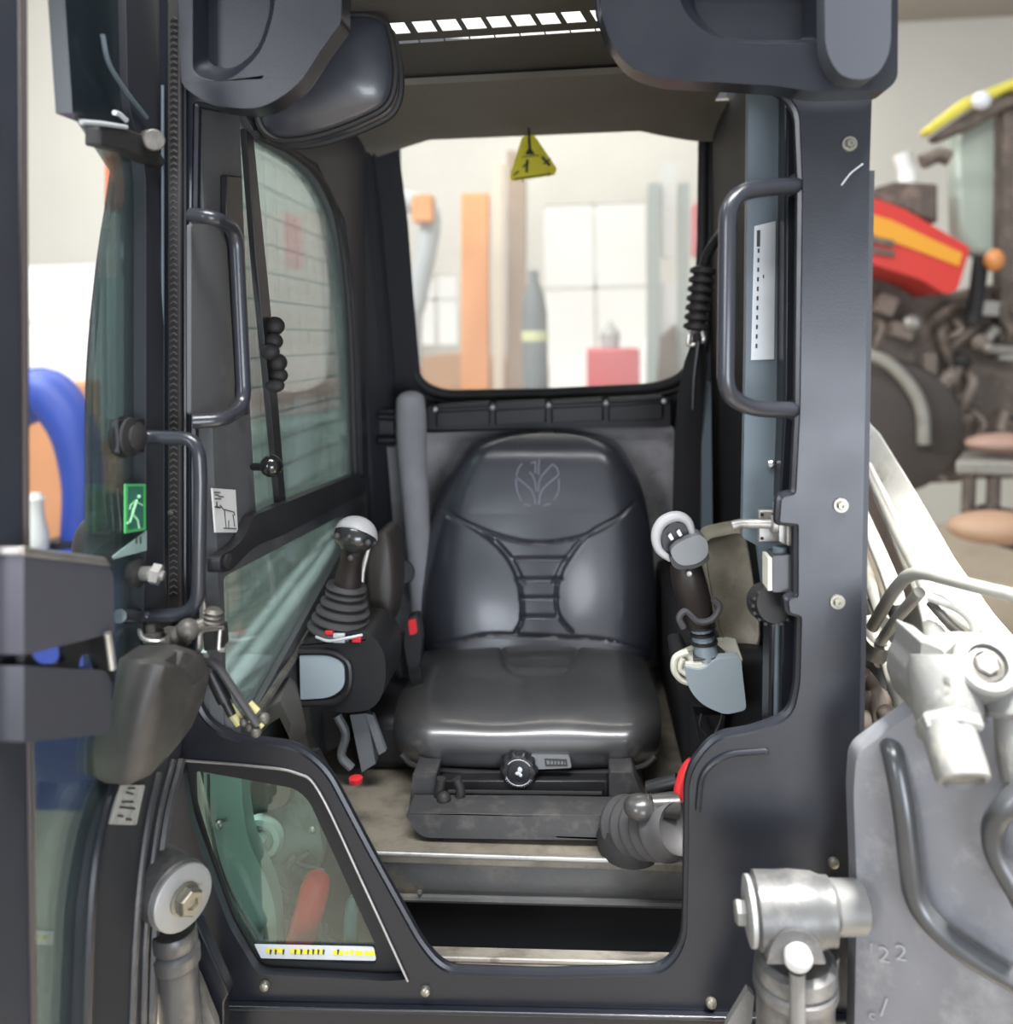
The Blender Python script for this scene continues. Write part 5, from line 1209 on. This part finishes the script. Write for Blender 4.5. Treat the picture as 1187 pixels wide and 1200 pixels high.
for k in range(46):
    x, y = random.uniform(1015, 1200), random.uniform(335, 540)
    mm = MB()
    if k % 6 == 0: mm.lathe([(.02, 0), (.045, .02), (.045, .06), (.02, .08)], P(x, y, 4.9), (random.uniform(-.4, .4), -1, random.uniform(-.3, .3)), 16)
    elif k % 2 == 1: mm.tube(smooth3([P(x, y, 4.9), P(x+random.uniform(-20, 20), y+random.uniform(5, 25), 4.85), P(x+random.uniform(-30, 30), y+random.uniform(20, 50), 4.9)], 5), random.uniform(.012, .03), 8)
    else: mm.box(P(x, y, 4.92), (random.uniform(.05, .14), .1, random.uniform(.05, .14)), Matrix.Rotation(random.uniform(0, 1), 3, 'Y'))
    mm.build('engine_component', random.choice((eng, M['tdark'], M['black'], M['dsteel'], eng, M['tdark'])), tr_, bevel=.004)
MB().tube(smooth3(pb([(1015, 415), (1040, 425), (1065, 450), (1080, 480), (1083, 520)], 4.7), 6), .035, 10).build('fender_arch', M['pipe'], tr_)
MB().lathe([(.28, -.15), (.36, -.12), (.38, 0), (.36, .12), (.28, .15)], P(1040, 500, 4.95), (.3, 1, 0), 36).build('front_wheel', mat('tyre_brown', (.045, .038, .034), .8), tr_)
MB().tube([P(1150, 300, 4.8), P(1140, 380, 4.8)], .04).build('hose', M['black'], tr_)

rk = thing('parts_trolley', P(1170, 600, 4.0), 'dark metal trolley holding brown parts by the tractor', 'trolley')
MB().plate([P(1120, 540, 4.0), P(1260, 545, 4.0), P(1260, 530, 4.6), P(1130, 528, 4.6)], (0, 0, -.06)).build('trolley_top', M['pipe'], rk, bevel=.01)
for x in (1136, 1165): MB().tube([P(x, 545, 4.05), P(x-2, 605, 4.05)], .03).build('trolley_leg', M['tdark'], rk)
MB().plate([P(1130, 602, 3.9), P(1260, 640, 3.9), P(1260, 610, 4.3), P(1150, 590, 4.3)], (0, 0, -.10)).build('lower_shelf', M['tdark'], rk)
tag(MB().ball(V((P(1175, 505, 4.25).x, 4.25, P(1120, 540, 4.0).z+.045)), (.17, .12, .05)).build('brown_casting', mat('casting_brown', (.30, .19, .15), .6)), 'pale brown casting lying on the trolley top', 'machine part')
tag(MB().ball(P(1165, 618, 3.8), (.19, .14, .07)).build('brown_casting', mat('casting_orange', (.36, .23, .15), .6)), 'orange-brown casting lying on the lower shelf of the trolley', 'machine part')

# ================================================================== LIGHT
w = bpy.data.worlds.new('world'); SC.world = w; w.use_nodes = True
bg = w.node_tree.nodes['Background']; bg.inputs['Color'].default_value = (.86, .93, 1, 1); bg.inputs['Strength'].default_value = .45
def area(name, loc, target, sx, sy, power, col=(1, 1, 1)):
    l = bpy.data.lights.new(name, 'AREA'); l.shape = 'RECTANGLE'; l.size = sx; l.size_y = sy; l.energy = power; l.color = col
    o = bpy.data.objects.new(name, l); COL.objects.link(o); o.location = loc
    o.rotation_euler = (V(target)-V(loc)).to_track_quat('-Z', 'Y').to_euler(); return o
key = area('skylight_right', (1.15, .42, ZC+2.7), (.92, .98, ZC-.6), .25, .25, 42, (1, .99, .96)); key.data.spread = R(32)
area('tube_front', (-.1, -.35, ZC+2.5), (-.1, 1.3, ZC-.7), 2.0, .14, 50)
area('overhead_panel', (-.1, .1, ZC+2.7), (-.1, 1.35, ZC-.7), 2.2, .6, 125)
area('front_doorway', (1.6, -3.0, ZC-.75), (.3, 1.5, ZC-.4), 2.2, 1.5, 140, (.84, .90, 1))
area('backrest_highlight_fill', (-2.3, -3.0, ZC+.6), (-.1, 1.9, ZC-.2), .9, 1.8, 100, (.90, .92, 1))  # area light added for the highlight on the backrest's left
area('left_arm_fill', (-2.6, 1.6, ZC+2.4), (-.9, 1.8, ZC-.4), 1.2, 1.0, 150, (.95, 1, 1))  # added light that brightens the arm outside the lower left glass
area('left_view_fill', (-3.6, 3.6, ZC+2.9), (-3.0, 6.5, ZC-.5), 2.5, 1.5, 170, (1, 1, .97))  # added fill, lifts the dim workshop seen through the left side window
area('workshop_lamp_far', (0, 5.4, ZC+4.0), (0, 6.8, 0), 7, 1.5, 300, (1, .99, .96))
area('workshop_lamp_right', (3.2, 3.0, ZC+2.6), (3.4, 4.8, ZC-1), 2.0, 1.2, 50, (1, .96, .91))

SC.view_settings.view_transform = 'Standard'; SC.view_settings.look = 'None'; SC.view_settings.gamma = 1; SC.view_settings.exposure = 0
try: SC.view_settings.use_curve_mapping = False
except Exception: pass
SC.cycles.max_bounces = 6; SC.cycles.transparent_max_bounces = 12; SC.cycles.use_denoising = True
SC.cycles.sample_clamp_indirect = 4
